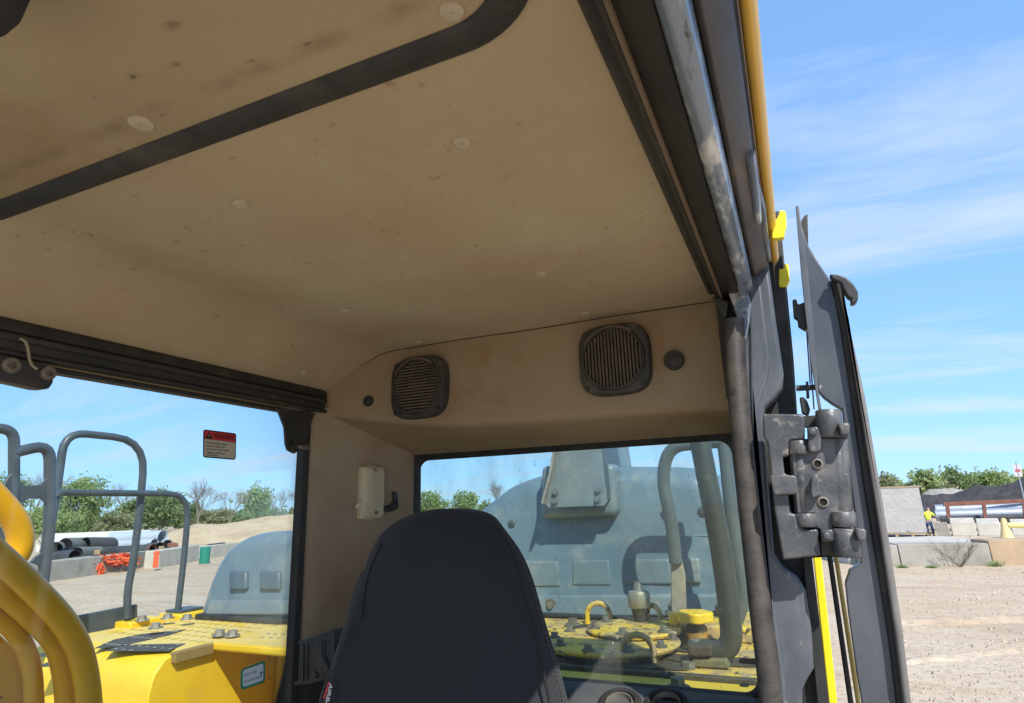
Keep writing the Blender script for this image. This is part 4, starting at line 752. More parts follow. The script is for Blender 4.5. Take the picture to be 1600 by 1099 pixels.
t = thing('grab_pipe', PY(1080, 1030, YG), 'thick grey bent pipe rising close behind the rear window', 'pipe')
MB().tube(fillet([PY(1078, 1018, YG), PY(1146, 1020, YG), PY(1136, 920, YG), PY(1122, 830, YG), PY(1104, 745, YG), PY(1088, 660, YG), PY(1084, 620, YG)], .10, 7), .034, 18, smooth=False).build('pipe_bend', mat('olive_pipe', (.036, .038, .028), .42, c2=(.056, .056, .042), sc=12, c3=(.13, .12, .09), sc3=20, thr=(.6, .8)), t, smooth=60)
MB().prism([PY(x, y, YG-.06) for x, y in ((1074, 1009), (1112, 1009), (1112, 1027), (1078, 1028), (1073, 1020))], (0, .12, 0)).build('clamp_block', GRIME, t, bevel=.008, seg=3)
bolt(PY(1087, 1008, YG), parent=t, r=.018, h=.016)
MB().prism([PY(1080, 1030, YG-.05), PY(1135, 1030, YG-.05), PY(1140, 1046, YG-.05), PY(1085, 1044, YG-.05)], (0, .08, 0)).build('base_block', mat('grimy_olive', (.12, .11, .06), .7, c2=(.2, .17, .07), sc=40, bump=.5, bsc=90), t, bevel=.006)

# ================================================================== CAB SHELL
CAB = thing('excavator_cab', (-.55, .6, -1.25), 'beige lined excavator cab interior with ceiling, rear panel and pillars', 'cab')
ZC = .40; XL = -1.08
# ceiling with opening for the hatch, cove to the left rail
def ceil_z(x, y):
    z = ZC
    if x < -.90: s = min(1, (-.90-x)/.18); z -= .094*(1-math.cos(s*math.pi/2))
    return z + .002*mnoise.noise((x*5, y*5, 0))
HX0, HX1, HY0, HY1, HR = -1.02, -.120, -.45, .418, .10
mb = MB(); xs_ = sorted(set(list(np.linspace(-1.08, -.10, 60)))); ys_ = list(np.linspace(-.6, 1.30, 90))
def in_hatch(x, y, g=0):
    if not (HX0-g < x < HX1+g and HY0-g < y < HY1+g): return False
    rr = HR+g; cx = HX1-HR; cy = HY1-HR
    if x > cx and y > cy: return math.hypot(x-cx, y-cy) < rr
    return True
rows = [[(x, y, ceil_z(x, y)) for x in xs_] for y in ys_]
n_ = len(xs_)
mb.v = [p for r in rows for p in r]
for j in range(len(ys_)-1):
    for i in range(n_-1):
        if not in_hatch((xs_[i]+xs_[i+1])/2, (ys_[j]+ys_[j+1])/2, -.022): mb.f.append((j*n_+i, j*n_+i+1, (j+1)*n_+i+1, (j+1)*n_+i))
mb.build('headliner', HEAD, CAB, smooth=60, fix=False)
MB().box(-1.2, .0, -.6, 1.56, ZC+.035, ZC+.09).build('roof_shell', mat('roof_paint', (.7, .45, .02), .4), CAB, bevel=.01)
MB().box(-1.075, -.06, -.58, 1.2, ZC+.029, ZC+.033).build('roof_inner_skin', RAIL, CAB)
# hatch liner + seal
def hatch_loop(g, z, n_c=14):
    pts = [(HX0, HY0-g, z)]; rr = HR+g; cx = HX1-HR; cy = HY1-HR
    pts = [(HX0-g, HY0-g, z), (HX1+g, HY0-g, z)] + [(cx+rr*math.cos(a_), cy+rr*math.sin(a_), z) for a_ in np.linspace(0, math.pi/2, n_c)] + [(HX0-g, HY1+g, z)]
    return [Vector(p) for p in pts]
MB().prism(hatch_loop(-.030, ZC-.002), (0, 0, .03)).build('hatch_liner', HATCH, CAB, bevel=.004, seg=3)
a_, b_, c_ = hatch_loop(-.034, ZC+.006), hatch_loop(-.018, ZC-.006), hatch_loop(.0, ZC-.003)
mb = MB(); mb.grid([[*r, r[0]] for r in (a_, hatch_loop(-.030, ZC-.003), hatch_loop(-.026, ZC-.0055), b_, hatch_loop(-.010, ZC-.007), c_, hatch_loop(.003, ZC+.004))]); mb.build('hatch_seal', RUB, CAB, smooth=60, fix=False)
# rivets
def rivet(px, py, z=ZC, r_=.0105, n=(0, 0, -1), p=None):
    q = p or PZ(px, py, z); n = Vector(n); m2 = MB(); m2.lathe(q+n*-.001, n, [(r_, 0), (r_*.96, .0022), (r_*.6, .0032), (r_*.2, .003), (r_*.16, .0018), (.0002, .0018)], 24); m2.build('rivet', RIVET, CAB, smooth=50)
for (x, y, z_, r_) in ((706, 18, ZC-.002, .0105), (220, 193, ZC-.002, .0125), (722, 223, ZC, .0105), (376, 319, ZC, .0105), (117, 393, ZC, .0115), (846, 429, ZC, .0115), (538, 487, ZC, .011), (915, 491, ZC, .011), (653, 536, ZC, .011)): rivet(x, y, z_-.0005, r_)
p_ = PX(474, 582, -1.045); rivet(0, 0, p=p_, n=(.75, 0, -.6), r_=.009)
# black visor knob in the upper left corner
q = [PZ(x, y, .34) for x, y in ((-90, -60), (35, -60), (47, -20), (44, 20), (30, 52), (8, 70), (-20, 76), (-90, 60))]
o = MB().prism(q, (0, 0, .04)).build('sun_visor', mat('visor_foam', (.02, .02, .022), .9, bump=.5, bsc=300), bevel=.012, seg=4); tag(o, 'rounded black padded corner hanging from the roof hatch, top left', 'sun visor')
# rear header panel (speaker panel)
def fz(x): t_ = (x+1.085)/1.0; return .238-.045*min(1, t_/.35)-.022*t_
rows = []
xs2 = [-1.088, -1.082, -1.07, -1.05, -1.02]+list(np.linspace(-.97, -.085, 24))
def fy(x): return 1.235+.042*min(1, (x+1.088)/.12)**.6
for k in range(15):
    r = []
    for x in xs2:
        zb = fz(x); y0 = fy(x)
        if k <= 6: z = .41-(.41-zb-.02)*k/6; y = y0 - .012*k/6
        elif k <= 10: s = (k-6)/4*math.pi/2; z = zb+.02*(1-math.sin(s)); y = y0-.012+.025*(1-math.cos(s))
        else: s = (k-10)/4; z = zb*(1-s)+.150*s; y = (y0+.013)*(1-s)+1.505*s
        r.append((x, y, z))
    rows.append(r)
MB().grid(rows).build('rear_header_panel', FASC, CAB, smooth=60, fix=False)
MB().tube([Vector((x, fy(x)-.002, ceil_z(max(x, -1.07), 1.2)-.0005)) for x in xs2], .0009, 6, smooth=False).build('panel_gap', DARK, CAB)
MB().tube([Vector((-1.083, 1.236, z)) for z in np.linspace(.24, .33, 6)], .0015, 6, smooth=False).build('panel_gap', DARK, CAB)
# pillar trim between side and rear windows
pl = [(-1.090, 1.180), (-1.083, 1.187), (-1.074, 1.20), (-1.066, 1.235), (-1.055, 1.275), (-1.03, 1.34), (-.985, 1.452), (-.978, 1.475), (-.977, 1.51)]
mb = MB(); mb.grid([[(x, y, z) for x, y in pl] for z in (-.36, -.22, -.1, .0, .12, .26)]); mb.build('pillar_trim', PILL, CAB, smooth=60, fix=False)
mb = MB(); mb.grid([[(x, y, z) for x, y in pl] for z in (-1.25, -.8, -.5, -.364)]); mb.build('lower_pillar_trim', PLAS, CAB, smooth=60, fix=False)
mb = MB(); mb.grid([[(x, y, z) for x, y in ((-1.0665, 1.235), (-1.054, 1.275), (-1.029, 1.34), (-.984, 1.452))] for z in (-.22, -.27, -.32)]); 
# window seals
mb = MB(); mb.prism([(-1.10, 1.168, -.9), (-1.078, 1.168, -.9), (-1.074, 1.185, -.9), (-1.084, 1.192, -.9), (-1.10, 1.192, -.9)], (0, 0, 1.14)); mb.build('side_window_seal', RUB, CAB, bevel=.002)
# rear window surround
def loop_y(x0, x1, z0, z1, r_, y, k=6):
    pts = []
    for cx, cz, a0 in ((x1-r_, z1-r_, 0), (x0+r_, z1-r_, 90), (x0+r_, z0+r_, 180), (x1-r_, z0+r_, 270)):
        for i in range(k+1): a_ = R(a0+90*i/k); pts.append(Vector((cx+r_*math.cos(a_), y, cz+r_*math.sin(a_))))
    return pts
WX0, WX1, WZ0, WZ1 = -.975, -.125, -.398, .151
outer = loop_y(WX0-.03, WX1+.03, WZ0-.03, WZ1+.03, .02, 1.497); i0 = loop_y(WX0, WX1, WZ0, WZ1, .03, 1.497); i1 = loop_y(WX0+.004, WX1-.004, WZ0+.004, WZ1-.014, .03, 1.52)
mb = MB(); mb.grid([[*r, r[0]] for r in (outer, i0, i1, loop_y(WX0, WX1, WZ0, WZ1, .03, 1.53), loop_y(WX0-.03, WX1+.03, WZ0-.03, WZ1+.03, .02, 1.53))]); mb.build('rear_window_seal', RUB, CAB, smooth=40, fix=False)
MB().box(WX0-.02, WX1+.02, 1.519, 1.524, WZ0-.02, WZ1+.01).build('rear_window_glass', GREAR, CAB, smooth=0)
MB().box(-1.0975, -1.0925, -.45, 1.18, -.9, .25).build('side_window_glass', GSIDE, CAB, smooth=0)
MB().box(-1.10, .0, 1.50, 1.56, -1.25, WZ0-.02).build('rear_wall', PLAS, CAB)
MB().box(-1.12, -1.07, -.5, 1.2, -1.25, -.9).build('side_wall', PLAS, CAB)
MB().box(-1.12, -1.09, 1.19, 1.54, -1.25, .4).build('corner_post', YEL, CAB)
MB().box(-1.12, -.06, 1.53, 1.57, WZ1+.005, ZC+.08).build('rear_roof_beam', YEL, CAB)
MB().box(-.098, -.035, 1.175, 1.26, .18, .43).build('corner_block', RAIL, CAB, bevel=.004)
MB().box(-.085, -.03, 1.262, 1.6, -1.2, .43).build('rear_corner_post', RAIL, CAB, bevel=.004)
MB().box(-1.12, .04, -.6, 1.5, -1.32, -1.25).build('floor_mat', mat('pale_bounce_floor', (.30, .25, .18), .9, c2=(.38, .31, .23), sc=6), CAB)  # unseen floor, its tan lightened to bounce more light into the cab
# shelf under the rear window with two round vents
SH = mat('shelf_plastic', (.06, .065, .07), .5, c2=(.09, .09, .085), sc=8, bump=.2, bsc=200)
mb = MB(); mb.prism([(-1.0, 1.50, -.395), (-1.0, 1.44, -.397), (-1.0, 1.40, -.41), (-1.0, 1.30, -.46), (-1.0, 1.27, -.50), (-1.0, 1.27, -1.2), (-1.0, 1.50, -1.2)], (.93, 0, 0)); mb.build('rear_shelf', SH, CAB, bevel=.006, seg=3)
for px in (968, 1042):
    q = onp(px, 1102, (0, 1.35, -.433), (0, -.4, .9)); nn = Vector((0, -.42, .9)).normalized()
    m2 = MB(); m2.lathe(q-nn*.012, nn, [(.047, 0), (.047, .016), (.042, .020), (.034, .020), (.031, .014), (.029, .004)], 32); o = m2.build('air_vent', PLAS, CAB, smooth=50)
    m2 = MB(); m2.lathe(q-nn*.004, nn, [(.031, 0), (.0285, .012), (.0265, .012), (.026, 0)], 32); m2.build('chrome_ring', STEEL, sub(o, CAB), smooth=50)
    m2 = MB(); m2.cyl(q-nn*.006, q-nn*.003, .03, n=24); m2.build('vent_core', DARK, sub(o, CAB))
# left rail (sliding window track)
def railprof(prof, y0, y1, name, m, bev=.002):
    return MB().prism([(x, y0, z) for x, z in prof], (0, y1-y0, 0)).build(name, m, CAB, bevel=bev, smooth=40)
railprof([(-1.10, .310), (-1.078, .308), (-1.070, .300), (-1.068, .286), (-1.075, .283), (-1.10, .283)], -.5, 1.232, 'track_upper_strip', RUB)
railprof([(-1.10, .2825), (-1.066, .2825), (-1.060, .279), (-1.060, .272), (-1.067, .268), (-1.067, .256), (-1.059, .252), (-1.060, .246), (-1.10, .246)], -.5, 1.225, 'track_channel', RAIL)
railprof([(-1.10, .2455), (-1.070, .2455), (-1.068, .243), (-1.10, .243)], -.5, 1.10, 'track_gold_line', mat('worn_tan_edge', (.33, .25, .15), .6), .0)
railprof([(-1.10, .2425), (-1.074, .2425), (-1.074, .235), (-1.10, .235)], -.5, 1.10, 'track_lower_strip', RUB)
# end bracket with pin
XK = -1.062
o = MB().prism([PX(x, y, XK) for x, y in ((433, 637), (493, 646), (489, 655), (478, 690), (471, 703), (460, 709), (450, 704), (447, 695), (445, 668))], (-.006, 0, 0)).build('track_end_bracket', RAIL, CAB, bevel=.0015)
MB().cyl(PX(456, 699, XK), PX(456, 699, XK)+Vector((.012, .045, .002)), .0055, n=12).build('pin', BOLT, sub(o, CAB)); MB().cyl(PX(458, 699, XK), PX(458, 699, XK)+Vector((.008, 0, 0)), .012, n=16).build('pin_boss', RAIL, sub(o, CAB))
# latch block at left end
o = MB().prism([PX(x, y, -1.05) for x, y in ((-40, 545), (0, 552), (60, 567), (87, 574), (84, 598), (78, 608), (60, 607), (30, 600), (0, 594), (-40, 588))], (-.03, 0, 0)).build('window_latch', RAIL, CAB, bevel=.004, seg=3)
for (x, y, r_) in ((14, 572, .012), (72, 584, .011)): MB().lathe(PX(x, y, -1.052), (1, 0, 0), [(r_, 0), (r_, .008), (r_*.7, .010), (r_*.45, .010), (r_*.4, .005), (.0005, .005)], 20).build('latch_bolt', BOLT, sub(o, CAB), smooth=40)
MB().tube([PX(x, y, -1.045) for x, y in ((31, 529), (40, 535), (44, 548), (46, 562), (51, 572), (58, 577))], .0022, 6).build('latch_cord', mat('dusty_cord', (.3, .26, .18), .9), sub(o, CAB))
# right header: black track, door frame flanges, yellow roof edge
railprof([(-.1125, .412), (-.1125, .396), (-.106, .390), (-.100, .392), (-.097, .386), (-.092, .378), (-.088, .377), (-.087, .412)], -.5, 1.205, 'door_header_track', RAIL)
railprof([(-.0865, .412), (-.0865, .372), (-.080, .366), (-.060, .362), (-.051, .363), (-.051, .412)], -.5, 1.20, 'door_header_channel', mat('dark_header', (.014, .012, .010), .55, c2=(.028, .022, .016), sc=12, bump=.3, bsc=80, stretch=(1, .3, 1)))
railprof([(-.0865, .3655), (-.0855, .362), (-.082, .361), (-.081, .3655)], -.5, 1.19, 'door_header_bead', mat('tan_bead', (.16, .11, .07), .6), .0)
railprof([(-.0505, .412), (-.0505, .357), (-.047, .354), (-.040, .3545), (-.029, .362), (-.0275, .368), (-.0275, .412)], -.5, 1.16, 'door_header_flange', SKYWORN)
railprof([(-.0270, .430), (-.0270, .392), (-.022, .388), (.0, .404), (.003, .410), (.003, .43)], -.5, 1.14, 'door_gutter', BRWN)
railprof([(.0032, .436), (.0032, .412), (.0055, .411), (.0065, .436)], -.5, 1.12, 'gutter_edge', GREY, .0)
railprof([(.007, .47), (.007, .428), (.012, .423), (.018, .424), (.0225, .432), (.0235, .47)], -.5, 1.18, 'roof_side_rail', mat('roof_edge_yellow', (.76, .44, .05), .45, c2=(.7, .42, .07), sc=8), .003)  # yellow paint of the roof edge, lightly mottled
# door pillar (behind the door opening)
def plateY(poly, y, dep, name, m, parent=CAB, bev=.003, seg=2): return MB().prism([PY(a_, b_, y) for a_, b_ in poly], (0, dep, 0)).build(name, m, parent, bevel=bev, seg=seg, smooth=40)
YP = 1.14
mb = MB()                                          # ribbed seal down the pillar
ctr = [(1147, 500), (1149, 560), (1155, 640), (1163, 720), (1171, 800), (1180, 880), (1189, 960), (1199, 1040), (1206, 1120)]
pts = crom([PY(x, y, YP-.01) for x, y in ctr], 6); tops = pts
mb.tube(pts, .0175, 14, smooth=False); seal = mb.build('door_seal', mat('seal_rubber', (.045, .041, .038), .5, c2=(.085, .072, .06), sc=20, c3=(.025, .023, .02), sc3=26, thr=(.5, .7), bump=.3, bsc=120), CAB, smooth=60)
mb = MB(); k = 0; L_ = 0
dense = crom(pts, 12)
for i in range(0, len(dense)-2, 3):
    p, q = dense[i], dense[i+1]; d = (q-p).normalized(); mb.lathe(p, d, [(.0172, 0), (.01768, .0012), (.01768, .0020), (.0172, .0032)], 14)
o = mb.build('seal_ribs', mat('seal_rubber', (0, 0, 0)), sub(seal, CAB), smooth=40); o['kind'] = 'stuff'
plateY([(1138, 470), (1112, 462), (1120, 478), (1134, 500)], YP-.005, .03, 'corner_cap', RAIL)
# pillar faces, in steps of depth
plateY([(1160, 412), (1199, 400), (1212, 500), (1224, 582), (1222, 604), (1212, 620), (1195, 636), (1193, 652), (1200, 760), (1209, 866), (1222, 886), (1246, 902), (1259, 925), (1268, 985), (1272, 1045), (1262, 1062), (1254, 1078), (1254, 1130), (1214, 1130), (1200, 1030), (1186, 900), (1172, 760), (1163, 640), (1160, 540), (1166, 520)], YP, .05, 'pillar_face', GREY, bev=.006, seg=4)
plateY([(1170, 430), (1188, 430), (1203, 560), (1200, 590), (1184, 640), (1184, 760), (1196, 880), (1212, 960), (1226, 1050), (1232, 1130), (1222, 1130), (1208, 1020), (1192, 900), (1178, 740), (1172, 600)], YP-.006, .012, 'pillar_rib', GREY, bev=.005, seg=4)
plateY([(1196, 330), (1216, 330), (1232, 500), (1245, 640), (1262, 860), (1284, 1130), (1236, 1130), (1190, 880), (1178, 640), (1190, 560)], YP+.052, .02, 'pillar_recess', RUB)
plateY([(1212, 330), (1218, 330), (1240, 560), (1246, 650), (1240, 650), (1236, 560)], YP+.06, .04, 'pillar_edge', BRWN, bev=.001)
plateY([(1253, 865), (1268, 865), (1300, 1130), (1280, 1130)], YP+.03, .05, 'pillar_outer_edge', RUB, bev=.002)
plateY([(1270, 860), (1282, 860), (1312, 1130), (1298, 1130)], YP+.16, .05, 'cab_side_skin', mat('bright_yellow', (.85, .72, .02), .4), bev=.002)
plateY([(1222, 420), (1231, 470), (1237, 530), (1232, 530), (1225, 480), (1217, 420)], YP+.12, .04, 'cab_side_skin', YEL, bev=.001)
MB().prism([PZ(x, y, .405) for x, y in ((1141, 214), (1170, 226), (1197, 330), (1206, 412), (1150, 412), (1128, 300))], (0, 0, .02)).build('corner_gusset', GREY, CAB, bevel=.006, seg=4)
MB().tube([PZ(1172, 240, .403), PZ(1180, 300, .403), PZ(1184, 345, .403)], .006, 10).build('gusset_bead', SKYWORN, CAB)
MB().prism([PY(x, y, YP-.012) for x, y in ((1134, 446), (1166, 446), (1174, 476), (1170, 510), (1165, 534), (1160, 520), (1148, 486))], (0, .008, 0)).build('flange_tip', SKYWORN, CAB, bevel=.002)
for (pts_) in ([(1206, 373), (1206, 343), (1213, 343), (1217, 335), (1219, 328), (1228, 330), (1229, 352), (1226, 362), (1225, 371), (1214, 373)], [(1217, 448), (1217, 420), (1224, 420), (1226, 412), (1232, 413), (1234, 438), (1230, 446), (1224, 449)]):
    plateY(pts_, 1.02 if pts_[0][1] < 400 else 1.19, .012, 'striker_hook', mat('bright_yellow', (.85, .72, .02), .4), bev=.0015)
# small fittings on the rear header panel
def fit(px, py, r_, name, lab=None, m=PLAS, dome=.004):
    q = PY(px, py, 1.262); m2 = MB(); m2.lathe(q+Vector((0, .006, 0)), (0, -1, 0), [(r_, 0), (r_, .008), (r_*.92, .010), (r_*.72, .010), (r_*.68, .008+dome*.3), (.0005, .008+dome)], 28); return m2.build(name, m, CAB, smooth=40)
fit(1053, 563, .0205, 'round_plug', m=SPK); fit(575, 627, .0135, 'round_plug', m=SPK); fit(545, 629, .006, 'hook_peg', m=RAIL)
# ------------------------------------------------------------------ loudspeakers
def speaker(px, py, label, vertical):
    Y0 = 1.263; c = PY(px, py, Y0); t = thing('loudspeaker', c, label, 'loudspeaker', 'loudspeakers on the rear panel'); rr = .0775
    def P2(x, z, y=0): return c+Vector((x, -y, z))
    pts = []
    for i in range(96):
        a_ = 2*math.pi*i/96+R(2); e = 2/3.6; cc, ss = math.cos(a_), math.sin(a_); pts.append((rr*math.copysign(abs(cc)**e, cc), rr*.99*math.copysign(abs(ss)**e, ss)))
    ci = [(.066*math.cos(2*math.pi*i/96+R(2)), .066*math.sin(2*math.pi*i/96+R(2))) for i in range(96)]
    sc_ = lambda L, k, y: [P2(x*k, z*k, y) for x, z in L]+[P2(L[0][0]*k, L[0][1]*k, y)]
    mb = MB(); mb.grid([sc_(pts, 1, -.015), sc_(pts, 1, .010), sc_(pts, .965, .0155), sc_(ci, 1.06, .017), sc_(ci, 1.0, .024), sc_(ci, .955, .024), sc_(ci, .94, .014), sc_(ci, .93, .0)]); mb.build('bezel', SPK, t, smooth=35, fix=False)
    MB().cyl(P2(0, 0, .0015), P2(0, 0, -.004), .064, n=40).build('backing', DARK, t)
    MB().lathe(P2(0, 0, .002), (0, -1, 0), [(.022, 0), (.016, .010), (.001, .012)], 24).build('cone', mat('speaker_cone', (.05, .04, .03), .9), t)
    for k in range(-8, 9):
        o_ = k*.0073; h = math.sqrt(max(0, .0625**2-o_**2))
        if h < .01: continue
        u, v = (Vector((1, 0, 0)), Vector((0, 0, 1)))
        if not vertical: u, v = v, u
        MB().obox(P2(0, 0, .0155)+u*o_, u, v, Vector((0, 1, 0)), .0021, h, .0045).build('slat', SLAT, t, smooth=0, bevel=0)
    for sx, sz in ((-1, -1), (1, -1), (-1, 1), (1, 1)):
        q = P2(sx*.060, sz*.059, .0135); MB().lathe(q, (0, -1, 0), [(.0062, 0), (.0062, .003), (.005, .0042), (.0025, .0042), (.002, .002), (.0003, .002)], 14).build('screw', PLAS, t, smooth=40)
    mb = MB(); n0 = 20
    mb.grid([[P2(r_*math.cos(a_), r_*math.sin(a_), y_) for a_ in np.linspace(R(50), R(150), n0)] for r_, y_ in ((.0665, .0245), (.0705, .0235), (.0715, .018))]); mb.build('badge_lip', mat('dusty_lip', (.16, .12, .09), .8), t, smooth=50)
speaker(657, 606, 'left square loudspeaker with dusty horizontal grille slats', False); speaker(961, 563, 'right square loudspeaker with vertical grille slats beside the rust streak', True)
# rust streak on the panel: flat stain
mb = MB(); mb.prism([PY(x, y, 1.2635) for x, y in ((1016, 490), (1028, 487), (1034, 520), (1032, 570), (1029, 600), (1023, 600), (1021, 560), (1020, 520))], (0, .0004, 0)); 
# ------------------------------------------------------------------ dome lamp and coat hook on the pillar
pn = Vector((.2, -.08, 0)).normalized(); pp0 = Vector((-1.03, 1.34, 0)); pt = Vector((.08, .2, 0)).normalized(); UPV = Vector((0, 0, 1))
def pil(x, y, off=0): return onp(x, y, pp0+pn*off, pn)
t = thing('cab_lamp', pil(579, 770), 'cream plastic cab lamp with a small switch lever on the pillar', 'lamp')
q0, q1 = pil(559, 724), pil(597, 815); c_ = pil(578, 770); hw = abs((pil(597, 770)-pil(559, 770)).dot(pt))/2; hh = abs(q0.z-q1.z)/2*.97
mb = MB(); rows = []
sec = [(-1, 0), (-1, .55), (-.86, .85), (-.55, 1), (.0, 1.0), (.18, .86), (.85, .78), (.97, .6), (1, .3), (1, 0)]
for s in np.linspace(-1, 1, 21):
    k = (1-abs(s)**7)**.5 if abs(s) < 1 else 0; k2 = (1-abs(s)**9)**.4 if abs(s) < 1 else 0
    rows.append([c_+pt*(a_*hw*(.9+.1*k2)*(k2 if abs(s) > .98 else 1))+UPV*(s*hh)+pn*(d_*.026*(.2+.8*k)-.002) for a_, d_ in sec])
mb.grid(rows); mb.build('housing', CREAM, t, smooth=40)
for (x, y) in ((586, 735), (588, 801)):
    q = pil(x, y, .021); MB().lathe(q, pn, [(.0045, 0), (.0042, .001), (.0022, .001), (.0018, -.001), (.0002, -.001)], 14).build('screw_recess', mat('brass_screw', (.12, .09, .04), .6), t)
MB().prism([pil(x, y, .012) for x, y in ((553, 791), (562, 782), (565, 785), (563, 790), (557, 795))], pn*.007).build('switch_lever', mat('lever_cream', (.68, .6, .42), .5), t, bevel=.001)
t = thing('coat_hook', pil(612, 790), 'small black coat hook on the pillar beside the lamp', 'coat hook')
MB().prism([pil(x, y, .001) for x, y in ((611, 769), (614, 768), (617, 771), (620, 792), (617, 796), (607, 800), (600, 800), (600, 791), (604, 791), (610, 788), (613, 783))], pn*.012).build('hook', PLAS, t, bevel=.003, seg=3)
MB().lathe(pil(602, 796, .008), pn, [(.006, 0), (.006, .008), (.004, .010), (.0003, .010)], 14).build('hook_screw', PLAS, t)
# ------------------------------------------------------------------ decals on the side window
def flat(name, corners, x, m, parent=None, th=.0006, r_=0.0):
    q = [PX(a_, b_, x) for a_, b_ in corners]; 
    if r_: q = fillet_closed(q, r_)
    return MB().prism(q, (th, 0, 0)).build(name, m, parent, smooth=0)
def fillet_closed(q, r_, k=4):
    out = []; n = len(q)
    for i in range(n):
        a_, b_, c_ = q[i-1], q[i], q[(i+1) % n]; p, s = b_+(a_-b_).normalized()*r_, b_+(c_-b_).normalized()*r_
        for j in range(k+1): tt = j/k; out.append(p*(1-tt)**2+b_*2*tt*(1-tt)+s*tt*tt)
    return out
def text(body_, origin, xdir, ydir, size, m, parent, name='lettering', align='LEFT', width=None, ext=.0003, bold=0):
    cu = bpy.data.curves.new(name, 'FONT'); cu.body = body_; cu.size = 1; cu.align_x = align; cu.extrude = 0; cu.offset = bold
    tmp = bpy.data.objects.new('tmp', cu); COL.objects.link(tmp); dg = bpy.context.evaluated_depsgraph_get(); me = bpy.data.meshes.new_from_object(tmp.evaluated_get(dg)); bpy.data.objects.remove(tmp)
    xs = [v.co.x for v in me.vertices]; wd = max(xs)-min(xs); x0 = min(xs) if align == 'LEFT' else 0; sx = (width/wd) if width else size
    o0 = Vector(origin)+Vector((0, 0, H))-Vector(parent['org']); xd, yd = Vector(xdir), Vector(ydir)
    for v in me.vertices: v.co = o0+xd*((v.co.x-x0)*sx)+yd*(v.co.y*size)
    me.materials.clear(); me.materials.append(m); me.name = name; o = bpy.data.objects.new(name, me); COL.objects.link(o); o.parent = parent['obj']; return o
INK = mat('black_ink', (.012, .012, .014), .5); RED = mat('sticker_red', (.55, .035, .045), .5); BEI = mat('sticker_beige', (.50, .46, .36), .6); WHT = mat('sticker_white', (.7, .74, .76), .5); GRN = mat('sticker_green', (.02, .25, .13), .5)
xs0 = -1.0915
t = thing('warning_sticker', PX(343, 696, xs0), 'red and beige warning sticker on the side window', 'sticker')
flat('border', ((317.5, 671), (369, 677.5), (368, 719), (317, 715)), xs0, INK, t, r_=.006)
flat('beige_field', ((319.5, 686), (367.5, 692), (366.5, 717), (319, 713)), xs0+.0008, BEI, t, r_=.002)
flat('red_field', ((319.5, 673), (367.5, 679), (367.5, 691.5), (319.5, 685.5)), xs0+.0008, RED, t, r_=.002)
YD = Vector((0, 1, 0))
a_, b_ = PX(333, 684.5, xs0+.0018), PX(366, 689, xs0+.0018); up_ = abs(PX(333, 675.5, xs0).z-a_.z)
text('WARNING', a_, YD, UPV, up_*1.25, INK, t, 'warning_word', width=(b_.y-a_.y), bold=.012)
q = [PX(x, y, xs0+.0018) for x, y in ((321, 685), (326.5, 675), (331.5, 686))]; MB().prism(q, (.0002, 0, 0)).build('warning_triangle', INK, t, smooth=0)
q = [PX(x, y, xs0+.0024) for x, y in ((325.9, 678.5), (326.9, 678.5), (326.6, 682.8), (326.1, 682.8))]; MB().prism(q, (.0002, 0, 0)).build('exclamation_mark', BEI, t, smooth=0)
for i, (ln, y_, w_) in enumerate((('When raising window', 694, .74), ('lock it in place with', 698.6, .66), ('lock pins on both sides.', 703.4, .80), ('Falling window can', 708.8, .66), ('cause injury.', 712.6, .42))):
    a_ = PX(322.5, y_-.8, xs0+.0018); text(ln, a_, YD, UPV, up_*.47, INK, t, 'small_lettering', width=w_*(PX(366, 700, xs0).y-PX(322, 700, xs0).y), bold=.01)
t = thing('lock_sticker', PX(395, 1056, xs0), 'white sticker with green border reading LOCK FOR, low on the side window', 'sticker')
flat('green_border', ((376, 1046), (414, 1032), (414, 1066), (376, 1079)), xs0, GRN, t, r_=.008)
flat('white_field', ((379.5, 1048), (411, 1036.5), (411, 1063), (379.5, 1074)), xs0+.0008, WHT, t, r_=.005)
a_ = PX(381, 1058, xs0+.0018); w0 = PX(411, 1048, xs0).y-PX(381, 1058, xs0).y
text('LOCK FOR', a_, YD, UPV, .0085, INK, t, 'lock_lettering', width=w0*.66); a_ = PX(381, 1068, xs0+.0018); text('SIDE UNDER WINDOW', a_, YD, UPV, .0068, INK, t, 'small_lettering', width=w0*.86)
q = [PX(x, y, xs0+.0018) for x, y in ((408, 1048), (410, 1052), (408.7, 1052), (408.7, 1058), (407.3, 1058.5), (407.3, 1052.5), (406, 1053))]; MB().prism(q, (.0002, 0, 0)).build('arrow', INK, t, smooth=0)
# ------------------------------------------------------------------ latch handle box at the lower left
t = thing('window_lock_box', PY(495, 1030, 1.12), 'black plastic ribbed lock housing on the pillar edge', 'lock housing')
LK = lambda pts, y: [PY(a_, b_, y) for a_, b_ in pts]
MB().prism(LK(((464, 1003), (470, 1001), (520, 984), (523, 990), (523, 1056), (515, 1062), (480, 1070), (458, 1071), (459, 1067), (465, 1065), (468, 1010)), 1.12), (0, .05, 0)).build('housing', PLAS, t, bevel=.003, seg=3)
MB().prism(LK(((489, 1008), (494, 1001), (505, 1000), (507, 1003), (506, 1022), (517, 1044), (512, 1056), (500, 1060), (492, 1040), (489, 1035)), 1.117), (0, .004, 0)).build('raised_rib', PLAS, t, bevel=.0015)
MB().prism(LK(((493, 1008), (497, 1004), (503, 1004), (503, 1024), (514, 1046), (511, 1050), (500, 1030), (494, 1030)), 1.1145), (0, .004, 0)).build('raised_rib', PLAS, t, bevel=.001)
MB().lathe(PY(493, 1055, 1.118), (0, -1, 0), [(.0065, 0), (.006, .003), (.003, .004), (.0003, .003)], 16).build('screw', PLAS, t)
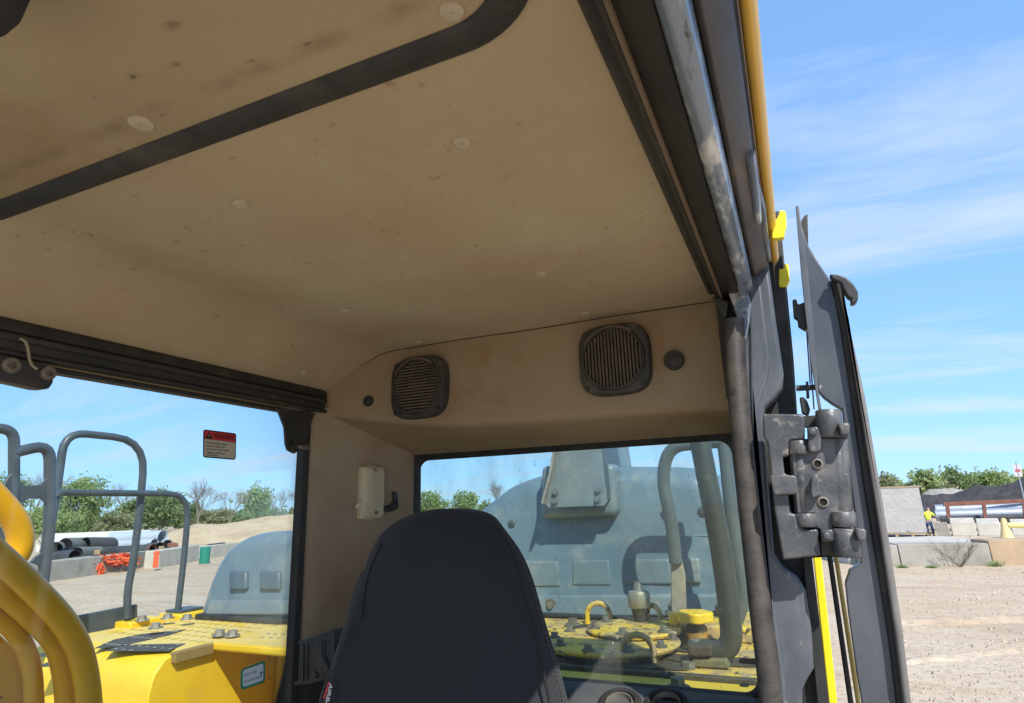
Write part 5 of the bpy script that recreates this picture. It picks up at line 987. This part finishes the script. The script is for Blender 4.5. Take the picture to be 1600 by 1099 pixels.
for x_ in (473, 479): MB().prism(LK(((x_, 1008), (x_+1.5, 1007.5), (x_+.5, 1064), (x_-1, 1064.5)), 1.117), (0, .003, 0)).build('ridge', PLAS, t)

# ================================================================== OPERATOR SEAT
t = thing('operator_seat', (-.6, 1.05, -1.25), 'operator seat with tall black cloth cover, narrow rounded top', 'seat')
YS = 1.04
rowsL = [(797.5, 690, 722), (799, 662, 748), (803, 642, 766), (809, 625, 779), (818, 611, 789), (834, 592, 801), (858, 577, 822), (896, 564, 840), (930, 556, 850), (970, 545, 862), (1010, 532, 876), (1050, 519, 889), (1085, 508, 899), (1120, 498, 908), (1180, 485, 920), (1300, 470, 940)]
rows = []
for (y_, xl, xr) in rowsL:
    kk = min(1, (y_-796)/40.)**.5; dd_ = .075*(.25+.75*kk)*.75; a_, b_ = PY(xl-5, y_, YS+.05-dd_*.15), PY(xr+1, y_, YS+.07+dd_); z = (a_.z+b_.z)/2; cx = (a_.x+b_.x)/2; hx = (b_.x-a_.x)/2; k = min(1, (y_-796)/40.)**.5; dp = .075*(.25+.75*k)+.02*min(1, max(0, (y_-850)/200)); r = []
    for i in range(49):
        th_ = 2*math.pi*i/48; cc, ss = math.cos(th_), math.sin(th_); e = 2/3.0; X_ = hx*math.copysign(abs(cc)**(e), cc); Y_ = dp*math.copysign(abs(ss)**e, ss)
        Y_ += (.018*(X_/max(hx, .01))**2 if ss < 0 else 0)       # dished front
        wr = .004*mnoise.noise((X_*14, z*7, ss))+.012*mnoise.noise((X_*4.5, z*3.5, 5+ss))+.006*math.sin(z*26+X_*9)*max(0, 1-abs(abs(X_)/max(hx, .01)-.8)*4); r.append((cx+X_, YS+.07+Y_+wr, z+.004*abs(ss)))
    rows.append(r)
top_c = Vector(rows[0][0])*0
mb = MB(); mb.grid(rows); n49 = len(rows[0]); mb.f.append(tuple(range(n49-1))); bk = mb.build('backrest_cover', CLOTH, t, smooth=75)
sb = bk.modifiers.new('s', 'SUBSURF'); sb.levels = 1; sb.render_levels = 2
# piping seams
def seam(pts, r_, name, yy=YS, lab=None):
    q = crom([PY(x, y, yy) for x, y in pts], 5); MB().tube(q, r_, 8, smooth=False).build(name, mat('black_piping', (.008, .008, .009), .8), sub(bk, t), smooth=60)
seam([(772, 822), (792, 848), (808, 884), (822, 935), (836, 990), (849, 1050), (861, 1110)], .0026, 'piping', YS+.008)
seam([(596, 850), (582, 880), (572, 915), (566, 965), (563, 1020), (561, 1110)], .0022, 'piping', YS+.002)
MB().box(-.86, -.33, .55, 1.12, -.95, -.80).build('seat_cushion', CLOTH, t, bevel=.04, seg=4)
MB().box(-.80, -.40, .65, 1.05, -1.25, -.95).build('seat_base', PLAS, t, bevel=.02)
# left side strap with red tag
q = [PY(x, y, YS-.02) for x, y in ((566, 893), (553, 930), (541, 975), (527, 1025), (512, 1062), (503, 1090), (498, 1130))]
t2 = thing('side_strap', PY(510, 1090, YS-.02), 'thin black strap down the left side of the seat cover', 'strap'); q = crom(q, 4); mb = MB()
mb.grid([[p+Vector((-.005, 0, -.002)) for p in q], [p+Vector((0, -.004, 0)) for p in q], [p+Vector((.006, 0, .002)) for p in q]]); mb.build('webbing', RUB, t2, smooth=60)
q = [PY(x, y, YS-.03) for x, y in ((512, 1064), (523, 1066), (512, 1120), (500, 1118))]; o = MB().prism(q, (0, .002, 0)).build('tag', RUB, t2)
d_ = (PY(509, 1110, YS-.034)-PY(518, 1068, YS-.034)); dn = d_.normalized(); rt = Vector((dn.z, 0, -dn.x)); rt = -rt if rt.x < 0 else rt
text('AIRBAG', PY(515.2, 1067, YS-.034), dn, rt, .0105, mat('tag_white', (.75, .75, .75), .6), t2, 'tag_lettering', width=.052, bold=.02)
MB().prism([PY(x, y, YS-.033) for x, y in ((512.5, 1066), (515.5, 1066.5), (507.5, 1092), (504.5, 1091))], (0, .001, 0)).build('red_band', RED, t2)

# ================================================================== OPEN DOOR WITH HINGE
t = thing('cab_door', (.1, 1.15, -1.2), 'open grey cab door folded back, seen edge on with its rubber seal', 'door'); DR = t
YD_ = 1.13
plateY([(1246, 327), (1253, 352), (1262, 382), (1276, 406), (1296, 436), (1307, 470), (1322, 560), (1334, 640), (1352, 760), (1371, 880), (1390, 1000), (1406, 1130), (1352, 1130), (1340, 1060), (1326, 960), (1321, 912), (1328, 890), (1346, 880), (1344, 862), (1330, 760), (1318, 660), (1316, 640), (1302, 632), (1288, 622), (1279, 612), (1271, 560), (1262, 480), (1253, 400)], YD_, .022, 'inner_panel', DOORG, t, bev=.004, seg=4)
plateY([(1243, 322), (1248, 321), (1262, 420), (1272, 520), (1279, 612), (1284, 640), (1279, 640), (1266, 560), (1252, 430)], YD_-.012, .010, 'skin_edge', GREY, t, bev=.001)
plateY([(1252, 345), (1256, 338), (1262, 334), (1263, 385), (1256, 380)], YD_+.03, .02, 'glass_channel', BRWN, t, bev=.001)
plateY([(1298, 430), (1304, 430), (1322, 500), (1344, 640), (1364, 760), (1384, 880), (1402, 1000), (1418, 1130), (1406, 1130), (1390, 1000), (1370, 880), (1350, 760), (1333, 640), (1314, 510), (1302, 450)], YD_-.010, .034, 'door_gap', RUB, t, bev=.002)
plateY([(1304, 429), (1316, 432), (1321, 470), (1330, 520), (1352, 620), (1372, 740), (1392, 860), (1410, 980), (1428, 1130), (1416, 1130), (1399, 990), (1379, 860), (1361, 745), (1342, 625), (1322, 500), (1312, 460)], YD_-.024, .04, 'seal_flange', mat('door_seal_grey', (.15, .14, .135), .5, c2=(.21, .195, .18), sc=14, bump=.2, bsc=120), t, bev=.004, seg=3)
plateY([(1296, 428), (1310, 429), (1322, 433), (1334, 444), (1341, 456), (1341, 468), (1336, 474), (1329, 474), (1330, 466), (1325, 464), (1320, 456), (1314, 442), (1300, 436)], YD_-.03, .02, 'top_latch', PLAS, t, bev=.003, seg=3)
plateY([(1238, 468), (1244, 467), (1247, 476), (1256, 472), (1266, 480), (1267, 512), (1258, 515), (1247, 508), (1246, 498), (1240, 494)], YD_+.01, .02, 'latch_catch', PLAS, t, bev=.002)
plateY([(1249, 621), (1256, 620), (1262, 628), (1266, 640), (1263, 650), (1253, 645)], YD_+.01, .02, 'lower_catch', PLAS, t, bev=.002)
MB().tube([PY(1244, 607, YD_+.02), PY(1280, 605, YD_+.02)], .005, 8, smooth=False).build('stay_pin', RAIL, t); plateY([(1259, 596), (1263, 596), (1265, 622), (1260, 622)], YD_+.015, .01, 'pin_washer', RAIL, t, bev=.001)
# doorplate beyond the frame: thin skin running back along the cab side, edge on to the camera
q = [PY(1266, 470, YD_+.06), PY(1276, 600, YD_+.06), PY(1345, 1130, YD_+.06)]
for (x0, y0, x1, y1, r_, m_, lb) in ((1258, 480, 1266, 600, .0012, PLAS, 0), (1262, 500, 1272, 640, .0012, BRWN, 0), (1296, 868, 1334, 1130, .004, RUB, 1), (1306, 868, 1346, 1130, .0035, mat('gold_strut', (.5, .38, .1), .5), 1)):
    MB().tube([PY(x0, y0, YD_+.08), PY(x1, y1, YD_+.08)], r_, 8, smooth=False).build('gas_strut' if lb else 'cable', m_, t, smooth=60)
# hinge
hz = lambda zx, zy: (1180+zx/3.926, 620+zy/3.926)
def HZ(pts, y, dep, name, m=HINGE, bev=.004, seg=3, parent=None): return plateY([hz(*p) for p in pts], y, dep, name, m, parent or t, bev, seg)
YH = 1.075
t = thing('door_hinge', PY(1270, 860, YH), 'heavy cast grey door hinge with two bolt holes on the pillar edge', 'hinge')
HZ([(45, 105), (285, 105), (305, 125), (305, 262), (215, 265), (205, 280), (205, 365), (168, 370), (180, 475), (215, 480), (205, 605), (212, 715), (250, 720), (262, 790), (310, 812), (385, 812), (402, 975), (170, 1002), (140, 830), (118, 700), (100, 500), (75, 280), (50, 250)], YH+.008, .03, 'pillar_leaf')
HZ([(90, 482), (240, 482), (255, 500), (257, 585), (245, 600), (112, 605)], YH-.006, .03, 'leaf_lug')
HZ([(150, 265), (560, 250), (600, 980), (300, 990), (230, 720), (170, 480)], YH+.045, .01, 'backing_plate', DARK, bev=0)
HZ([(218, 272), (318, 270), (328, 250), (400, 255), (470, 256), (540, 256), (545, 340), (552, 470), (575, 480), (580, 560), (572, 570), (585, 700), (560, 740), (480, 800), (485, 890), (405, 893), (400, 815), (372, 800), (368, 715), (258, 715), (248, 600), (235, 480)], YH+.012, .03, 'centre_leaf')
# rounded barrels
def barrel(a_, b_, r_, name, y=YH, m=HINGE): 
    p, q = PY(*hz(*a_), y), PY(*hz(*b_), y); MB().lathe(p, q-p, [(.0005, 0), (r_*.92, 0), (r_, r_*.1), (r_, (q-p).length-r_*.1), (r_*.92, (q-p).length), (.0005, (q-p).length)], 24).build(name, m, t, smooth=40)
barrel((446, 84), (462, 252), .0185, 'barrel', YH+.012); barrel((552, 808), (572, 985), .0195, 'barrel', YH+.012); barrel((540, 706), (548, 800), .0175, 'barrel', YH+.012)
barrel((262, 275), (308, 712), .0155, 'barrel', YH+.026); barrel((500, 262), (528, 702), .0165, 'barrel', YH+.028)
barrel((265, 272), (275, 355), .0165, 'barrel', YH+.018); barrel((308, 716), (318, 800), .0165, 'barrel', YH+.018)
HZ([(318, 188), (382, 182), (390, 200), (405, 255), (402, 330), (345, 345), (325, 330)], YH-.003, .02, 'ear'); HZ([(400, 815), (478, 812), (485, 890), (408, 893)], YH-.002, .02, 'ear')
HZ([(505, 158), (575, 160), (581, 172), (578, 232), (560, 240), (520, 236), (520, 200)], YH-.02, .04, 'stop_lug', bev=.003); HZ([(612, 806), (676, 812), (682, 825), (680, 880), (640, 890), (625, 860)], YH-.02, .04, 'stop_lug', bev=.003)
HZ([(345, 490), (365, 475), (385, 475), (392, 560), (405, 600), (350, 625), (340, 580)], YH-.006, .02, 'centre_lug', bev=.003)
for (x, y) in ((383, 412), (418, 646)):
    p = PY(*hz(x, y), YH+.011); MB().lathe(p, (0, -1, 0), [(.0072, -.002), (.0078, .002), (.0056, .003), (.0052, -.0005)], 20).build('bolt_hole_rim', mat('rust_rim', (.22, .19, .155), .8), t); MB().cyl(p+Vector((0, -.0006, 0)), p+Vector((0, .001, 0)), .0058, n=20).build('bolt_hole', DARK, t)
for (x, y) in ((350, 218), (438, 855)): MB().lathe(PY(*hz(x, y), YH-.004), (0, -1, 0), [(.0065, 0), (.0062, .004), (.004, .006), (.0003, .0062)], 14).build('hinge_screw', HINGE, t, smooth=50)
HZ([(290, 120), (385, 112), (395, 185), (320, 190), (305, 180)], YH+.03, .02, 'dark_web', RAIL, bev=.001); HZ([(400, 890), (490, 890), (495, 975), (405, 975)], YH+.03, .02, 'dark_web', RAIL, bev=.001)
print('objects', len(bpy.data.objects))
